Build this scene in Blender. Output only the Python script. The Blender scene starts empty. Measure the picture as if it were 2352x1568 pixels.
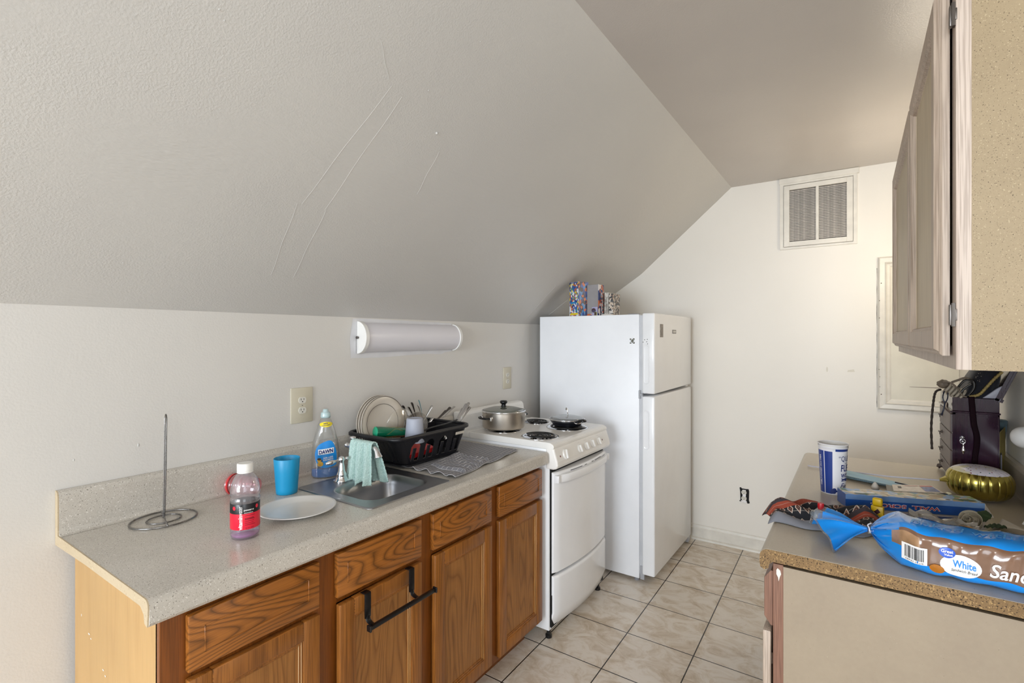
import bpy, bmesh, math, random
from mathutils import Vector, Matrix, noise as mnoise
random.seed(7)
S = bpy.context.scene
COL = S.collection
PI = math.pi

# ---------------------------------------------------------------- camera, world, lights, exposure
YAW = math.atan(792/1153)
cd = bpy.data.cameras.new('camera'); cam = bpy.data.objects.new('camera', cd); COL.objects.link(cam)
cd.sensor_width = 36; cd.lens = 1153/2352*36; cd.shift_y = -9/2352; cd.clip_start = 0.02
cam.location = (0, 0, 1.466); cam.rotation_euler = (PI/2, 0, YAW)
S.camera = cam
w = bpy.data.worlds.new('world'); S.world = w; w.use_nodes = True
w.node_tree.nodes['Background'].inputs[0].default_value = (0.75, 0.85, 1, 1)
w.node_tree.nodes['Background'].inputs[1].default_value = 0.6

def area(name, loc, size, power, color, target):
    l = bpy.data.lights.new(name, 'AREA'); l.shape = 'RECTANGLE'; l.size, l.size_y = size
    l.energy = power; l.color = color
    o = bpy.data.objects.new(name, l); COL.objects.link(o); o.location = loc
    o.rotation_euler = (Vector(target)-Vector(loc)).to_track_quat('-Z', 'Y').to_euler()
    return o
area('rear_window_daylight', (-0.55, -4.42, 1.60), (2.3, 1.6), 165, (0.84, 0.92, 1.0), (-0.7, 2.0, 1.3))
area('side_window_daylight', (2.16, -1.6, 1.5), (1.3, 1.4), 22, (0.86, 0.93, 1.0), (-1.8, 0.8, 1.2))
def bulb(name, loc, r, power, color):
    l = bpy.data.lights.new(name, 'POINT'); l.shadow_soft_size = r; l.energy = power; l.color = color
    o = bpy.data.objects.new(name, l); COL.objects.link(o); o.location = loc; return o
bulb('kitchen_ceiling_lamp_light', (0.31, 3.12, 1.92), 0.15, 6.5, (1.0, 0.89, 0.72))
bulb('added_slope_light', (0.7, -1.0, 2.30), 0.14, 12, (1.0, 0.98, 0.95))  # added, unseen overhead light that evens out the slope at left
vs = S.view_settings
S.display_settings.display_device = 'sRGB'
vs.view_transform = 'Standard'; vs.look = 'None'; vs.exposure = 0.55; vs.gamma = 1.0; vs.use_curve_mapping = False
try:
    S.cycles.max_bounces = 12; S.cycles.diffuse_bounces = 6; S.cycles.transparent_max_bounces = 24
except Exception: pass

# ---------------------------------------------------------------- helpers
def lin(h):
    h = h.lstrip('#'); o = []
    for i in (0, 2, 4):
        c = int(h[i:i+2], 16)/255
        o.append(c/12.92 if c <= .04045 else ((c+.055)/1.055)**2.4)
    return (*o, 1)
class NT:
    def __init__(s, name):
        s.m = bpy.data.materials.new(name); s.m.use_nodes = True
        s.t = s.m.node_tree; s.b = s.t.nodes['Principled BSDF']; s.out = s.t.nodes['Material Output']
    def n(s, typ, **k):
        x = s.t.nodes.new(typ)
        for a, v in k.items():
            if a.startswith('i_'):
                x.inputs[a[2:].replace('_', ' ')].default_value = v
            else: setattr(x, a, v)
        return x
    def l(s, a, b): s.t.links.new(a, b)
    def coord(s, kind='Object', scale=(1, 1, 1), rot=(0, 0, 0), loc=(0, 0, 0)):
        c = s.n('ShaderNodeTexCoord'); m = s.n('ShaderNodeMapping')
        m.inputs['Scale'].default_value = scale; m.inputs['Rotation'].default_value = rot; m.inputs['Location'].default_value = loc
        s.l(c.outputs[kind], m.inputs[0]); return m.outputs[0]
    def noise(s, vec, scale, detail=2, rough=.5, dist=0):
        x = s.n('ShaderNodeTexNoise'); x.inputs['Scale'].default_value = scale; x.inputs['Detail'].default_value = detail
        x.inputs['Roughness'].default_value = rough; x.inputs['Distortion'].default_value = dist
        s.l(vec, x.inputs['Vector']); return x.outputs['Fac']
    def ramp(s, fac, stops, interp='LINEAR'):
        r = s.n('ShaderNodeValToRGB'); r.color_ramp.interpolation = interp
        e = r.color_ramp.elements
        while len(e) < len(stops): e.new(.5)
        for el, (p, c) in zip(e, stops):
            el.position = p; el.color = lin(c) if isinstance(c, str) else c
        s.l(fac, r.inputs[0]); return r.outputs[0]
    def mix(s, fac, a, b, mode='MIX'):
        x = s.n('ShaderNodeMix', data_type='RGBA', blend_type=mode)
        for src, idx in ((fac, 0), (a, 6), (b, 7)):
            if isinstance(src, (int, float)): x.inputs[idx].default_value = src
            elif isinstance(src, str): x.inputs[idx].default_value = lin(src)
            elif isinstance(src, tuple): x.inputs[idx].default_value = src
            else: s.l(src, x.inputs[idx])
        return x.outputs[2]
    def bump(s, h, strength=.2, dist=.002):
        x = s.n('ShaderNodeBump'); x.inputs['Strength'].default_value = strength; x.inputs['Distance'].default_value = dist
        s.l(h, x.inputs['Height']); s.l(x.outputs[0], s.b.inputs['Normal'])
    def set(s, **k):
        for a, v in k.items(): s.b.inputs[a.replace('_', ' ')].default_value = v
def flat(name, hexc, rough=.5, metal=0, var=.04, scale=9, bump=0, bscale=200, **k):
    t = NT(name); t.set(Roughness=rough, Metallic=metal, **k)
    v = t.coord()
    n = t.noise(v, scale, 3)
    c = lin(hexc); d = tuple(max(0, x*(1-var*2)) for x in c[:3])+(1,); e = tuple(min(1, x*(1+var)) for x in c[:3])+(1,)
    t.l(t.ramp(n, [(.3, d), (.7, e)]), t.b.inputs['Base Color'])
    if bump: t.bump(t.noise(v, bscale, 2), bump, .001)
    return t.m
def metal(name, hexc, rough=.2, aniso=None):
    t = NT(name); t.set(Metallic=1.0, Roughness=rough); t.b.inputs['Base Color'].default_value = lin(hexc)
    v = t.coord(scale=aniso or (1, 1, 1)); n = t.noise(v, 60, 3)
    mr = t.n('ShaderNodeMapRange'); mr.inputs['To Min'].default_value = max(.02, rough*.7); mr.inputs['To Max'].default_value = rough*1.35
    t.l(n, mr.inputs[0]); t.l(mr.outputs[0], t.b.inputs['Roughness'])
    return t.m
def clear(name, hexc='#ffffff', opacity=.12, rough=.06, gloss=1.0):
    # thin clear plastic film: see-through with a gloss that grows at grazing angles
    t = NT(name); t.t.nodes.remove(t.b)
    tr = t.n('ShaderNodeBsdfTransparent'); tr.inputs[0].default_value = lin(hexc)
    df = t.n('ShaderNodeBsdfDiffuse'); df.inputs[0].default_value = lin(hexc)
    gl = t.n('ShaderNodeBsdfGlossy'); gl.inputs['Roughness'].default_value = rough
    fr = t.n('ShaderNodeLayerWeight'); fr.inputs[0].default_value = .35
    m1 = t.n('ShaderNodeMixShader'); m1.inputs[0].default_value = opacity; t.l(tr.outputs[0], m1.inputs[1]); t.l(df.outputs[0], m1.inputs[2])
    mm = t.n('ShaderNodeMath', operation='MULTIPLY'); mm.inputs[1].default_value = .55*gloss; t.l(fr.outputs['Facing'], mm.inputs[0])
    ma = t.n('ShaderNodeMath', operation='ADD'); ma.inputs[1].default_value = .04; t.l(mm.outputs[0], ma.inputs[0])
    m2 = t.n('ShaderNodeMixShader'); t.l(ma.outputs[0], m2.inputs[0]); t.l(m1.outputs[0], m2.inputs[1]); t.l(gl.outputs[0], m2.inputs[2])
    t.l(m2.outputs[0], t.out.inputs[0]); return t.m
def wood(name, light, dark, axis='z', face='x', rings=12, dist=9, rough=.38, contrast=(.25, .75), stretch=.16, pore=.35, seed=0, soft=.5):
    # growth rings: contour lines of a smooth noise field stretched along the grain
    t = NT(name); t.set(Roughness=rough)
    k = stretch*1.0
    sc = {'x': (k, 1, 1), 'y': (1, k, 1), 'z': (1, 1, k)}[axis]
    v = t.coord(scale=sc, loc=(seed*1.7, seed*.9, seed*1.3))
    nz = t.noise(v, 7.0, 1.2, .45, .15)
    ml = t.n('ShaderNodeMath', operation='MULTIPLY'); ml.inputs[1].default_value = rings*1.5; t.l(nz, ml.inputs[0])
    fr = t.n('ShaderNodeMath', operation='FRACT'); t.l(ml.outputs[0], fr.inputs[0])
    mid = tuple((a+b)/2 for a, b in zip(lin(light), lin(dark)))
    c = t.ramp(fr.outputs[0], [(0.0, dark), (.12, mid), (.38, light), (.72, light), (.92, mid), (1.0, dark)])
    c = t.mix(soft, light, c)
    sf = {'x': (9, 420, 420), 'y': (420, 9, 420), 'z': (420, 420, 9)}[axis]
    fine = t.noise(t.coord(scale=sf), 1.0, 2)
    p = t.ramp(fine, [(.42, '#ffffff'), (.62, '#8a7a6a')])
    c = t.mix(pore, c, p, 'MULTIPLY')
    big = t.ramp(t.noise(t.coord(), 3, 2), [(.3, '#dcdcdc'), (.7, '#ffffff')])
    c = t.mix(.6, c, big, 'MULTIPLY')
    t.l(c, t.b.inputs['Base Color']); t.bump(fine, .08, .0004)
    return t.m
def speckle(name, base, dark, lightc, rough=.28, scale=150, amt=(.34, .66), chip=False):
    t = NT(name); t.set(Roughness=rough); v = t.coord()
    b = t.ramp(t.noise(v, 5, 4, .6), [(.3, base[0]), (.7, base[1])])
    n1 = t.noise(v, scale, 2, .55); n2 = t.noise(t.coord(loc=(3, 5, 7)), scale*.8, 2, .55)
    n3 = t.noise(t.coord(loc=(9, 1, 4)), scale*.3, 3, .6)
    f1 = t.ramp(n1, [(amt[0]-.05, '#ffffff'), (amt[0], '#000000')]); f2 = t.ramp(n2, [(amt[1], '#000000'), (amt[1]+.05, '#ffffff')])
    f3 = t.ramp(n3, [(.35, '#000000'), (.65, '#606060')])
    c = t.mix(f3, b, lightc); c = t.mix(f2, c, lightc); c = t.mix(f1, c, dark)
    t.l(c, t.b.inputs['Base Color'])
    if chip: t.bump(n1, .25, .001)
    return t.m

ORG = {}
def thing(name, label, cat, loc=(0, 0, 0), group=None, kind=None):
    o = bpy.data.objects.new(name, None); COL.objects.link(o); o.location = loc; o.empty_display_size = .02
    ORG[o] = Vector(loc); o['label'] = label; o['category'] = cat
    if group: o['group'] = group
    return o
def root(o):
    while o.parent: o = o.parent
    return o
def obj(name, bm, mats, parent=None, smooth=False, label=None, solid=0, bevel=0, sub=0, clean=True):
    if not isinstance(mats, (list, tuple)): mats = [mats]
    if clean: bmesh.ops.recalc_face_normals(bm, faces=bm.faces)
    org = None
    if parent is not None:
        org = ORG.get(root(parent), Vector((0, 0, 0)))
    else:
        xs = [v.co for v in bm.verts]
        org = Vector(((min(c.x for c in xs)+max(c.x for c in xs))/2, (min(c.y for c in xs)+max(c.y for c in xs))/2, min(c.z for c in xs)))
    if org.length: bmesh.ops.translate(bm, verts=bm.verts, vec=-org)
    me = bpy.data.meshes.new(name); bm.to_mesh(me); bm.free()
    for m in mats: me.materials.append(m)
    for p in me.polygons: p.use_smooth = bool(smooth)
    o = bpy.data.objects.new(name, me); COL.objects.link(o)
    if parent is not None: o.parent = parent
    else: o.location = org; ORG[o] = org
    if smooth and smooth != 'all': 
        try: me.set_sharp_from_angle(angle=math.radians(38))
        except Exception: pass
    if solid:
        md = o.modifiers.new('solid', 'SOLIDIFY'); md.thickness = solid; md.offset = 0
    if bevel:
        md = o.modifiers.new('bevel', 'BEVEL'); md.width = bevel; md.segments = 3; md.limit_method = 'ANGLE'; md.angle_limit = math.radians(40)
        md.harden_normals = False
    if sub:
        md = o.modifiers.new('sub', 'SUBSURF'); md.levels = sub; md.render_levels = sub
    if label: o['label'] = label
    return o
def tag(o, label, cat, group=None, kind=None):
    o['label'] = label; o['category'] = cat
    if group: o['group'] = group
    if kind: o['kind'] = kind
    return o
def struct(name, bm, m, **k):
    o = obj(name, bm, m, None, **k); o['kind'] = 'structure'; return o
def B(): return bmesh.new()
def box(bm, x0, x1, y0, y1, z0, z1, bev=0, mi=0, seg=2, M=None):
    r = bmesh.ops.create_cube(bm, size=1); vs_ = r['verts']
    for v in vs_:
        v.co = Vector(((x0+x1)/2+v.co.x*(x1-x0), (y0+y1)/2+v.co.y*(y1-y0), (z0+z1)/2+v.co.z*(z1-z0)))
    fs = set(f for v in vs_ for f in v.link_faces)
    if bev:
        es = list(set(e for v in vs_ for e in v.link_edges))
        g = bmesh.ops.bevel(bm, geom=es, offset=bev, segments=seg, affect='EDGES', profile=.5)
        fs = set(f for f in g['faces']) | set(f for f in fs if f.is_valid)
        vs_ = list(set(v for f in fs for v in f.verts))
    for f in fs: f.material_index = mi
    if M is not None:
        for v in set(v for f in fs for v in f.verts): v.co = M @ v.co
    return bm
def prism(bm, pts, axis, a0, a1, mi=0, bow=None):
    def mk(p, a):
        return {'y': Vector((p[0], a, p[1])), 'x': Vector((a, p[0], p[1])), 'z': Vector((p[0], p[1], a))}[axis]
    A = [bm.verts.new(mk(p, a0)) for p in pts]; C = [bm.verts.new(mk(p, a1)) for p in pts]; n = len(pts)
    fs = [bm.faces.new(A), bm.faces.new(C[::-1])]
    for i in range(n): fs.append(bm.faces.new((A[i], C[i], C[(i+1) % n], A[(i+1) % n])))
    for f in fs: f.material_index = mi
    return bm
def loft(bm, rings, closed=True, caps=(True, True), mi=None, skip=None):
    R = [[bm.verts.new(p) for p in r] for r in rings]; n = len(rings[0])
    for i in range(len(R)-1):
        for j in range(n if closed else n-1):
            if skip and skip(i, j): continue
            k = (j+1) % n
            f = bm.faces.new((R[i][j], R[i][k], R[i+1][k], R[i+1][j]))
            if mi: f.material_index = mi(i, j)
    if closed and caps[0]: bm.faces.new(R[0][::-1])
    if closed and caps[1]: bm.faces.new(R[-1])
    return bm
def lathe(bm, prof, c=(0, 0), n=36, M=None, mi=None, caps=(True, True), sx=1, sy=1):
    rings = []
    for r, z in prof:
        ring = []
        for i in range(n):
            a = 2*PI*i/n; p = Vector((c[0]+max(r, 1e-4)*sx*math.cos(a), c[1]+max(r, 1e-4)*sy*math.sin(a), z))
            ring.append(M @ p if M is not None else p)
        rings.append(ring)
    return loft(bm, rings, True, caps, mi)
def tube(bm, pts, r, n=8, closed=False, sq=(1, 1), up=None):
    P = [Vector(p) for p in pts]; rings = []; m = len(P); prev = None
    for i in range(m):
        if closed: t = P[(i+1) % m]-P[i-1]
        else: t = P[min(i+1, m-1)]-P[max(i-1, 0)]
        t = t.normalized()
        if prev is None:
            u = Vector(up) if up else (Vector((0, 0, 1)) if abs(t.z) < .9 else Vector((1, 0, 0)))
        else: u = prev
        b = t.cross(u); 
        if b.length < 1e-6: b = t.cross(Vector((1, .3, 0)))
        b.normalize(); u = b.cross(t).normalized(); prev = u
        rr = r[i] if isinstance(r, (list, tuple)) else r
        rings.append([P[i]+b*math.cos(2*PI*k/n)*rr*sq[0]+u*math.sin(2*PI*k/n)*rr*sq[1] for k in range(n)])
    if closed: rings.append(rings[0]); return loft_closed(bm, rings[:-1])
    return loft(bm, rings)
def loft_closed(bm, rings):
    R = [[bm.verts.new(p) for p in r] for r in rings]; n = len(rings[0]); m = len(R)
    for i in range(m):
        for j in range(n):
            k = (j+1) % n; bm.faces.new((R[i][j], R[i][k], R[(i+1) % m][k], R[(i+1) % m][j]))
    return bm
def grid(bm, fn, nu, nv, mask=None, mi=None, uv=False):
    V = [[bm.verts.new(fn(i/nu, j/nv)) for j in range(nv+1)] for i in range(nu+1)]
    lay = bm.loops.layers.uv.verify() if uv else None
    for i in range(nu):
        for j in range(nv):
            if mask and not mask((i+.5)/nu, (j+.5)/nv): continue
            f = bm.faces.new((V[i][j], V[i+1][j], V[i+1][j+1], V[i][j+1]))
            if mi: f.material_index = mi((i+.5)/nu, (j+.5)/nv)
            if uv:
                for lp, (a, b) in zip(f.loops, ((i, j), (i+1, j), (i+1, j+1), (i, j+1))): lp[lay].uv = (a/nu, b/nv)
    return bm
def drop_loose(bm):
    bmesh.ops.delete(bm, geom=[v for v in bm.verts if not v.link_faces], context='VERTS'); return bm
def spline(pts, k=6):
    P = [Vector(p) for p in pts]; out = []
    for i in range(len(P)-1):
        p0 = P[max(i-1, 0)]; p1 = P[i]; p2 = P[i+1]; p3 = P[min(i+2, len(P)-1)]
        for s in range(k):
            t = s/k; out.append(.5*((2*p1)+(-p0+p2)*t+(2*p0-5*p1+4*p2-p3)*t*t+(-p0+3*p1-3*p2+p3)*t*t*t))
    out.append(P[-1]); return out
def rrect(x0, x1, y0, y1, r, z, n=6):
    out = []
    for cx, cy, a0 in ((x1-r, y1-r, 0), (x0+r, y1-r, 90), (x0+r, y0+r, 180), (x1-r, y0+r, 270)):
        for i in range(n+1):
            a = math.radians(a0+90*i/n); out.append(Vector((cx+r*math.cos(a), cy+r*math.sin(a), z)))
    return out
def letters(s, width=None, height=None, bold=0.0, shear=0, fn=None, squeeze=None):
    """glyph outlines as a mesh; fn maps (x, y) in metres, centred, to a 3D point"""
    c = bpy.data.curves.new('t', 'FONT'); c.body = s; c.align_x = 'CENTER'; c.align_y = 'CENTER'; c.offset = bold; c.shear = shear
    c.resolution_u = 3
    o = bpy.data.objects.new('t', c); COL.objects.link(o)
    dg = bpy.context.evaluated_depsgraph_get(); me = bpy.data.meshes.new_from_object(o.evaluated_get(dg))
    bpy.data.objects.remove(o); bpy.data.curves.remove(c)
    bm = B(); bm.from_mesh(me); bpy.data.meshes.remove(me)
    if not bm.verts: return bm
    xs = [v.co.x for v in bm.verts]; ys = [v.co.y for v in bm.verts]
    x0, x1, y0, y1 = min(xs), max(xs), min(ys), max(ys)
    if width and height: sx, sy = width/(x1-x0), height/(y1-y0)
    elif width: sx = sy = width/(x1-x0)
    else: sx = sy = height/(y1-y0)
    for v in bm.verts:
        v.co = Vector(fn((v.co.x-(x0+x1)/2)*sx, (v.co.y-(y0+y1)/2)*sy))
    return bm
def merge(dst, src):
    me = bpy.data.meshes.new('x'); src.to_mesh(me); src.free(); dst.from_mesh(me); bpy.data.meshes.remove(me); return dst
def plane_fn(o, ux, uy, off=0):
    o = Vector(o); ux = Vector(ux).normalized(); uy = Vector(uy).normalized(); n = ux.cross(uy)*off
    return lambda x, y: o+ux*x+uy*y+n
def poly(bm, fn, pts, mi=0):
    f = bm.faces.new([bm.verts.new(fn(*p)) for p in pts]); f.material_index = mi; return bm
def ell(cx, cy, rx, ry, n=28): return [(cx+rx*math.cos(2*PI*i/n), cy+ry*math.sin(2*PI*i/n)) for i in range(n)]
def rc(x0, x1, y0, y1): return [(x0, y0), (x1, y0), (x1, y1), (x0, y1)]

# ---------------------------------------------------------------- materials
def paint(name, a, b, orange=.12, trowel=False, rough=.45):
    t = NT(name); t.set(Roughness=rough); v = t.coord()
    c = t.ramp(t.noise(v, 1.3, 3), [(.3, a), (.7, b)])
    t.l(c, t.b.inputs['Base Color'])
    h = t.noise(v, 190, 2, .5); wide = t.noise(t.coord(scale=(1, .5, 1)), 24, 3)
    h2 = t.mix(.35, h, wide)
    if trowel:
        st = t.noise(t.coord(scale=(1, .35, 1), rot=(0, 0, .5)), 90, 3, .6)
        msk = t.ramp(t.noise(t.coord(loc=(1, 4, 0)), 1.7, 2), [(.5, '#000000'), (.62, '#ffffff')])
        h2 = t.mix(msk, h2, st)
    t.bump(h2, orange, .004); return t.m
M_WALL = paint('wall_paint_mid_tone', '#d0cdc8', '#d6d3ce', .16)  # one paint for walls, slope and ceiling
M_SLOPE = paint('wall_paint_shaded_slope', '#c4c2bf', '#cac8c4', .4, True, .42)
M_CEIL = paint('wall_paint_shaded_ceiling', '#bdb6b0', '#c5beb7', .2, True, .33)
M_BACK = paint('wall_paint_lit', '#e6e2da', '#eae6df', .08)
M_TRIM = flat('white_gloss_trim', '#dfdbd2', .35, var=.05, scale=14)
M_WHITE = flat('white_enamel', '#f1f2f4', .16, var=.01)
M_WHITE2 = flat('white_plastic', '#e6e4e0', .3, var=.01)
M_BISQ = flat('bisque_enamel', '#eeece8', .2, var=.02)
M_GREY = flat('grey_gasket', '#8f8f93', .5)
M_BLACK = flat('black_plastic', '#0d0d10', .32, var=.1)
M_RACK = flat('black_rack_plastic', '#17171c', .36, var=.08)
M_DARK = flat('dark_gap', '#080808', .8)
M_COIL = flat('burner_coil', '#141414', .45, var=.2, scale=60)
M_CHROME = metal('chrome', '#e8e8ea', .07)
M_STEEL = metal('brushed_steel', '#9c9da0', .36, (1, 25, 1))
M_WIRE = metal('steel_wire', '#8c8a88', .28)
M_CUT = metal('stainless_cutlery', '#c2c0be', .18)
M_CUTD = metal('dull_cutlery', '#6f6a66', .35)
M_ALU = metal('worn_aluminium', '#c0b8ad', .38, (1, 1, 30))
M_LAM = speckle('grey_speckled_laminate', ('#bab4aa', '#c3bdb3'), '#706960', '#dedad3', .22, 330, (.37, .62))
M_LAM2 = speckle('beige_laminate', ('#b0a594', '#b8ad9b'), '#857a6b', '#c8bfb0', .28, 300, (.32, .70))
M_EDGE = speckle('pale_fibre_edge', ('#b5a386', '#bfad90'), '#978264', '#cdbe9f', .7, 200)
M_CHIP = speckle('chipboard', ('#735a3a', '#836846'), '#2a1c10', '#a98a5c', .8, 300, (.41, .60), True)
M_HARD = speckle('tan_hardboard', ('#938471', '#9c8d78'), '#5f5242', '#ab9c86', .5, 300, (.29, .72))
M_PB = speckle('fine_particle_board', ('#8d7b5e', '#968466'), '#584831', '#ab9a7a', .55, 480, (.365, .64))
M_OAKV = wood('oak_vertical_grain', '#a3672c', '#6f3f14', 'z', 'x', 12, 7, .33, stretch=.06, pore=.4)
M_OAKP = wood('oak_panel_grain', '#a87138', '#7a4a1e', 'z', 'x', 13, 10, .36, stretch=.16, pore=.3, seed=2, soft=.7)
M_OAKH = wood('oak_drawer_grain', '#a9682a', '#5c3612', 'y', 'x', 20, 10, .3, stretch=.20, pore=.3, seed=1, soft=.85)
M_OAKF = wood('oak_frame_stain', '#874b17', '#6a390e', 'z', 'x', 8, 5, .35, stretch=.05)
M_OAKE = wood('oak_lit_edge', '#c9a068', '#a87a44', 'z', 'x', 12, 4, .4, stretch=.05)
M_MAPLE = wood('pale_maple_veneer', '#c9a168', '#ba8f58', 'z', 'y', 4, 4, .4, stretch=.08, pore=.10, soft=.4)
M_PICK = wood('pickled_oak', '#c2b09f', '#a5917f', 'z', 'x', 12, 5, .45, stretch=.05, pore=.4)
M_PICKY = wood('pickled_oak_edge', '#c6b6a8', '#ab9484', 'z', 'y', 14, 6, .45, stretch=.05, pore=.4)
M_PICKP = wood('pickled_oak_panel', '#c4b497', '#b6a588', 'z', 'x', 10, 3, .45, stretch=.06, pore=.2)
M_WALN = wood('brown_oak_frame', '#8a6350', '#6e4a3a', 'z', 'y', 12, 6, .45, stretch=.05, pore=.4)
def tile_mat():
    t = NT('beige_ceramic_tile'); t.set(Roughness=.24)
    uv = t.n('ShaderNodeUVMap')
    br = t.n('ShaderNodeTexBrick', offset=0.0, squash=1.0); 
    for k, v in dict(Scale=1.0).items(): br.inputs[k].default_value = v
    br.inputs['Mortar Size'].default_value = .0085; br.inputs['Mortar Smooth'].default_value = .1
    br.inputs['Brick Width'].default_value = 1; br.inputs['Row Height'].default_value = 1; br.inputs['Bias'].default_value = 0
    br.inputs['Color1'].default_value = (1, 1, 1, 1); br.inputs['Color2'].default_value = (.93, .93, .93, 1); br.inputs['Mortar'].default_value = (0, 0, 0, 1)
    t.l(uv.outputs[0], br.inputs[0])
    v = t.coord(scale=(1, 1.35, 1), rot=(0, 0, .6))
    n = t.noise(v, 8, 7, .66, 1.1)
    c = t.ramp(n, [(.34, '#bfae99'), (.46, '#d2c5b4'), (.55, '#ddd4c8'), (.75, '#e2dacf')])
    c = t.mix(.8, c, br.outputs['Color'], 'MULTIPLY')
    c = t.mix(br.outputs['Fac'], c, '#2c2622')
    t.l(c, t.b.inputs['Base Color'])
    inv = t.n('ShaderNodeMath', operation='SUBTRACT'); inv.inputs[0].default_value = 1; t.l(br.outputs['Fac'], inv.inputs[1])
    t.bump(inv.outputs[0], .5, .002); return t.m
M_TILE = tile_mat()

# ---------------------------------------------------------------- the setting
XL, XR, YB, ZC, ZK = -1.85, .48, 3.79, 2.523, 1.556
YR, XE, YC = -4.5, 2.3, 1.2          # rear wall, far side wall of the room behind, corner where the kitchen narrows
XS = -.728                            # where the slope meets the flat ceiling
bm = B(); lay = bm.loops.layers.uv.verify()
f = bm.faces.new([bm.verts.new(p) for p in ((XL, YR, 0), (XE, YR, 0), (XE, YB, 0), (XL, YB, 0))])
for lp in f.loops:
    x, y, _ = lp.vert.co; lp[lay].uv = ((x+.02*(y-2.06)+.932)/.3195+.004, (y-2.059)/.3215+.004)
me_f = struct('floor', bm, M_TILE, clean=False)
bm = B(); box(bm, XL-.1, XL, YR, YB, 0, ZK+.12); struct('wall_left', bm, M_WALL)
bm = B(); box(bm, XL-.1, XR+.1, YB, YB+.1, 0, ZC+.1); struct('wall_back', bm, M_BACK)
bm = B(); box(bm, XR, XR+.1, YC, YB, 0, ZC+.1); box(bm, XR, XE, YC, YC+.1, 0, ZC+.1); struct('wall_right', bm, M_BACK)
def holed(name, mk, u0, u1, a0, a1, b0, b1):
    bm = B()
    for r in ((u0, a0, 0, ZC), (a1, u1, 0, ZC), (a0, a1, 0, b0), (a0, a1, b1, ZC)): mk(bm, *r)
    struct(name, bm, M_WALL)
holed('wall_rear', lambda bm, a, b, c, d: box(bm, a, b, YR-.1, YR, c, d), XL, XE, -1.7, .6, .8, 2.4)
holed('wall_side', lambda bm, a, b, c, d: box(bm, XE, XE+.1, a, b, c, d), YR, YC, -2.25, -.95, .8, 2.2)
def winframe(name, ax, c, a0, a1, b0, b1):
    t = B()
    for (p, q, r, s) in ((a0, a1, b0, b0+.05), (a0, a1, b1-.05, b1), (a0, a0+.05, b0, b1), (a1-.05, a1, b0, b1), (a0, a1, (b0+b1)/2-.02, (b0+b1)/2+.02)):
        if ax == 'y': box(t, p, q, c-.09, c-.06, r, s)
        else: box(t, c+.06, c+.09, p, q, r, s)
    struct(name, t, M_TRIM)
winframe('window_1', 'y', YR, -1.7, .6, .8, 2.4); winframe('window_2', 'x', XE, -2.25, -.95, .8, 2.2)
# flat ceiling
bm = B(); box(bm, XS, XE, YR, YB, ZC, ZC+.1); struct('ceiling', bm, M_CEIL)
# sloped ceiling with the recessed patch behind the refrigerator
def sl(x): return ZK+(x-XL)*(ZC-ZK)/(XS-XL)
def slope_pt(u, v):
    # u: along the room, v: up the slope
    ys = [YR]+[YR+(2.74-YR)*i/30 for i in range(1, 31)]+[2.80, 2.86, 2.92, 2.98, 3.04, 3.2, 3.5, YB+.002]
    i = min(int(round(u*38)), 38); y = ys[i]
    x = XL-.01+(XS-XL+.012)*v; z = sl(x)
    k = min(max((y-(2.78+.25*max(0, v-.1)))/.2, 0), 1)
    d = .052*max(0, 1-abs(v-.21)/.21)*k
    return Vector((x, y, z+d))
bm = B(); grid(bm, slope_pt, 38, 40); struct('wall_sloped', bm, M_SLOPE, smooth='all', clean=False)
# baseboard along the back wall
bm = B(); prism(bm, [(YB, 0), (YB, .105), (YB-.006, .1), (YB-.009, .085), (YB-.014, .078), (YB-.014, .018), (YB-.028, .012), (YB-.03, 0)], 'x', XL, XR); struct('baseboard_back', bm, M_TRIM)
# plaster ridges, drips and the wider fresh paint patch around the lamp
nrm = Vector((-(ZC-ZK), 0, (XS-XL))).normalized()*-1
def on_slope(x, y, d=.001): return Vector((x, y, sl(x)))+Vector((.653, 0, -.757))*d
bm = B()
for a, b, wd in (((-1.46, .925), (-1.70, .975), .0012), ((-1.46, 1.03), (-1.70, 1.06), .0012), ((-1.04, .9), (-1.1, .98), .0014), ((-1.11, 1.0), (-1.46, .94), .001), ((-1.12, 1.05), (-1.46, 1.025), .001),
                 ((-1.20, 1.30), (-1.34, 1.33), .0012), ((-1.83, 2.80), (-1.57, 2.78), .0015), ((-1.77, 3.03), (-1.64, 3.09), .0014)):
    P = []
    for i in range(9):
        s = i/8; P.append(on_slope(a[0]+(b[0]-a[0])*s, a[1]+(b[1]-a[1])*s+.002*math.sin(s*9), .0002))
    tube(bm, P, wd*.55, 5)
struct('trim_1', bm, M_SLOPE)
bm = B()
for k in range(46):
    x = random.uniform(-1.83, -.8); y = random.uniform(.4, 2.9); r = random.uniform(.0008, .0018)
    q = bmesh.ops.create_icosphere(bm, subdivisions=1, radius=r*1.2)
    for v in q['verts']: v.co += on_slope(x, y, .0002)
q = bmesh.ops.create_icosphere(bm, subdivisions=2, radius=.0045)
for v in q['verts']: v.co += on_slope(-1.16, 1.243, .001)
for y, z, r in ((.632, 1.13, .006), (.475, 1.115, .004), (1.9, 1.3, .002)):
    q = bmesh.ops.create_icosphere(bm, subdivisions=2, radius=r)
    for v in q['verts']: v.co = Vector((XL+v.co.x*.25, y+v.co.y*.5, z+v.co.z))
struct('trim_2', bm, M_SLOPE)
bm = B()
pts = [(1.43, 1.375), (1.60, 1.372), (1.9, 1.382), (2.02, 1.377), (2.05, 1.387), (2.1, 1.39), (2.1, 1.545), (1.5, 1.553), (1.44, 1.55), (1.425, 1.46)]
poly(bm, lambda y, z: Vector((XL+.0008, y, z)), pts)
struct('trim_3', bm, flat('fresh_white_paint', '#d9d9dc', .4), clean=False)
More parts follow.
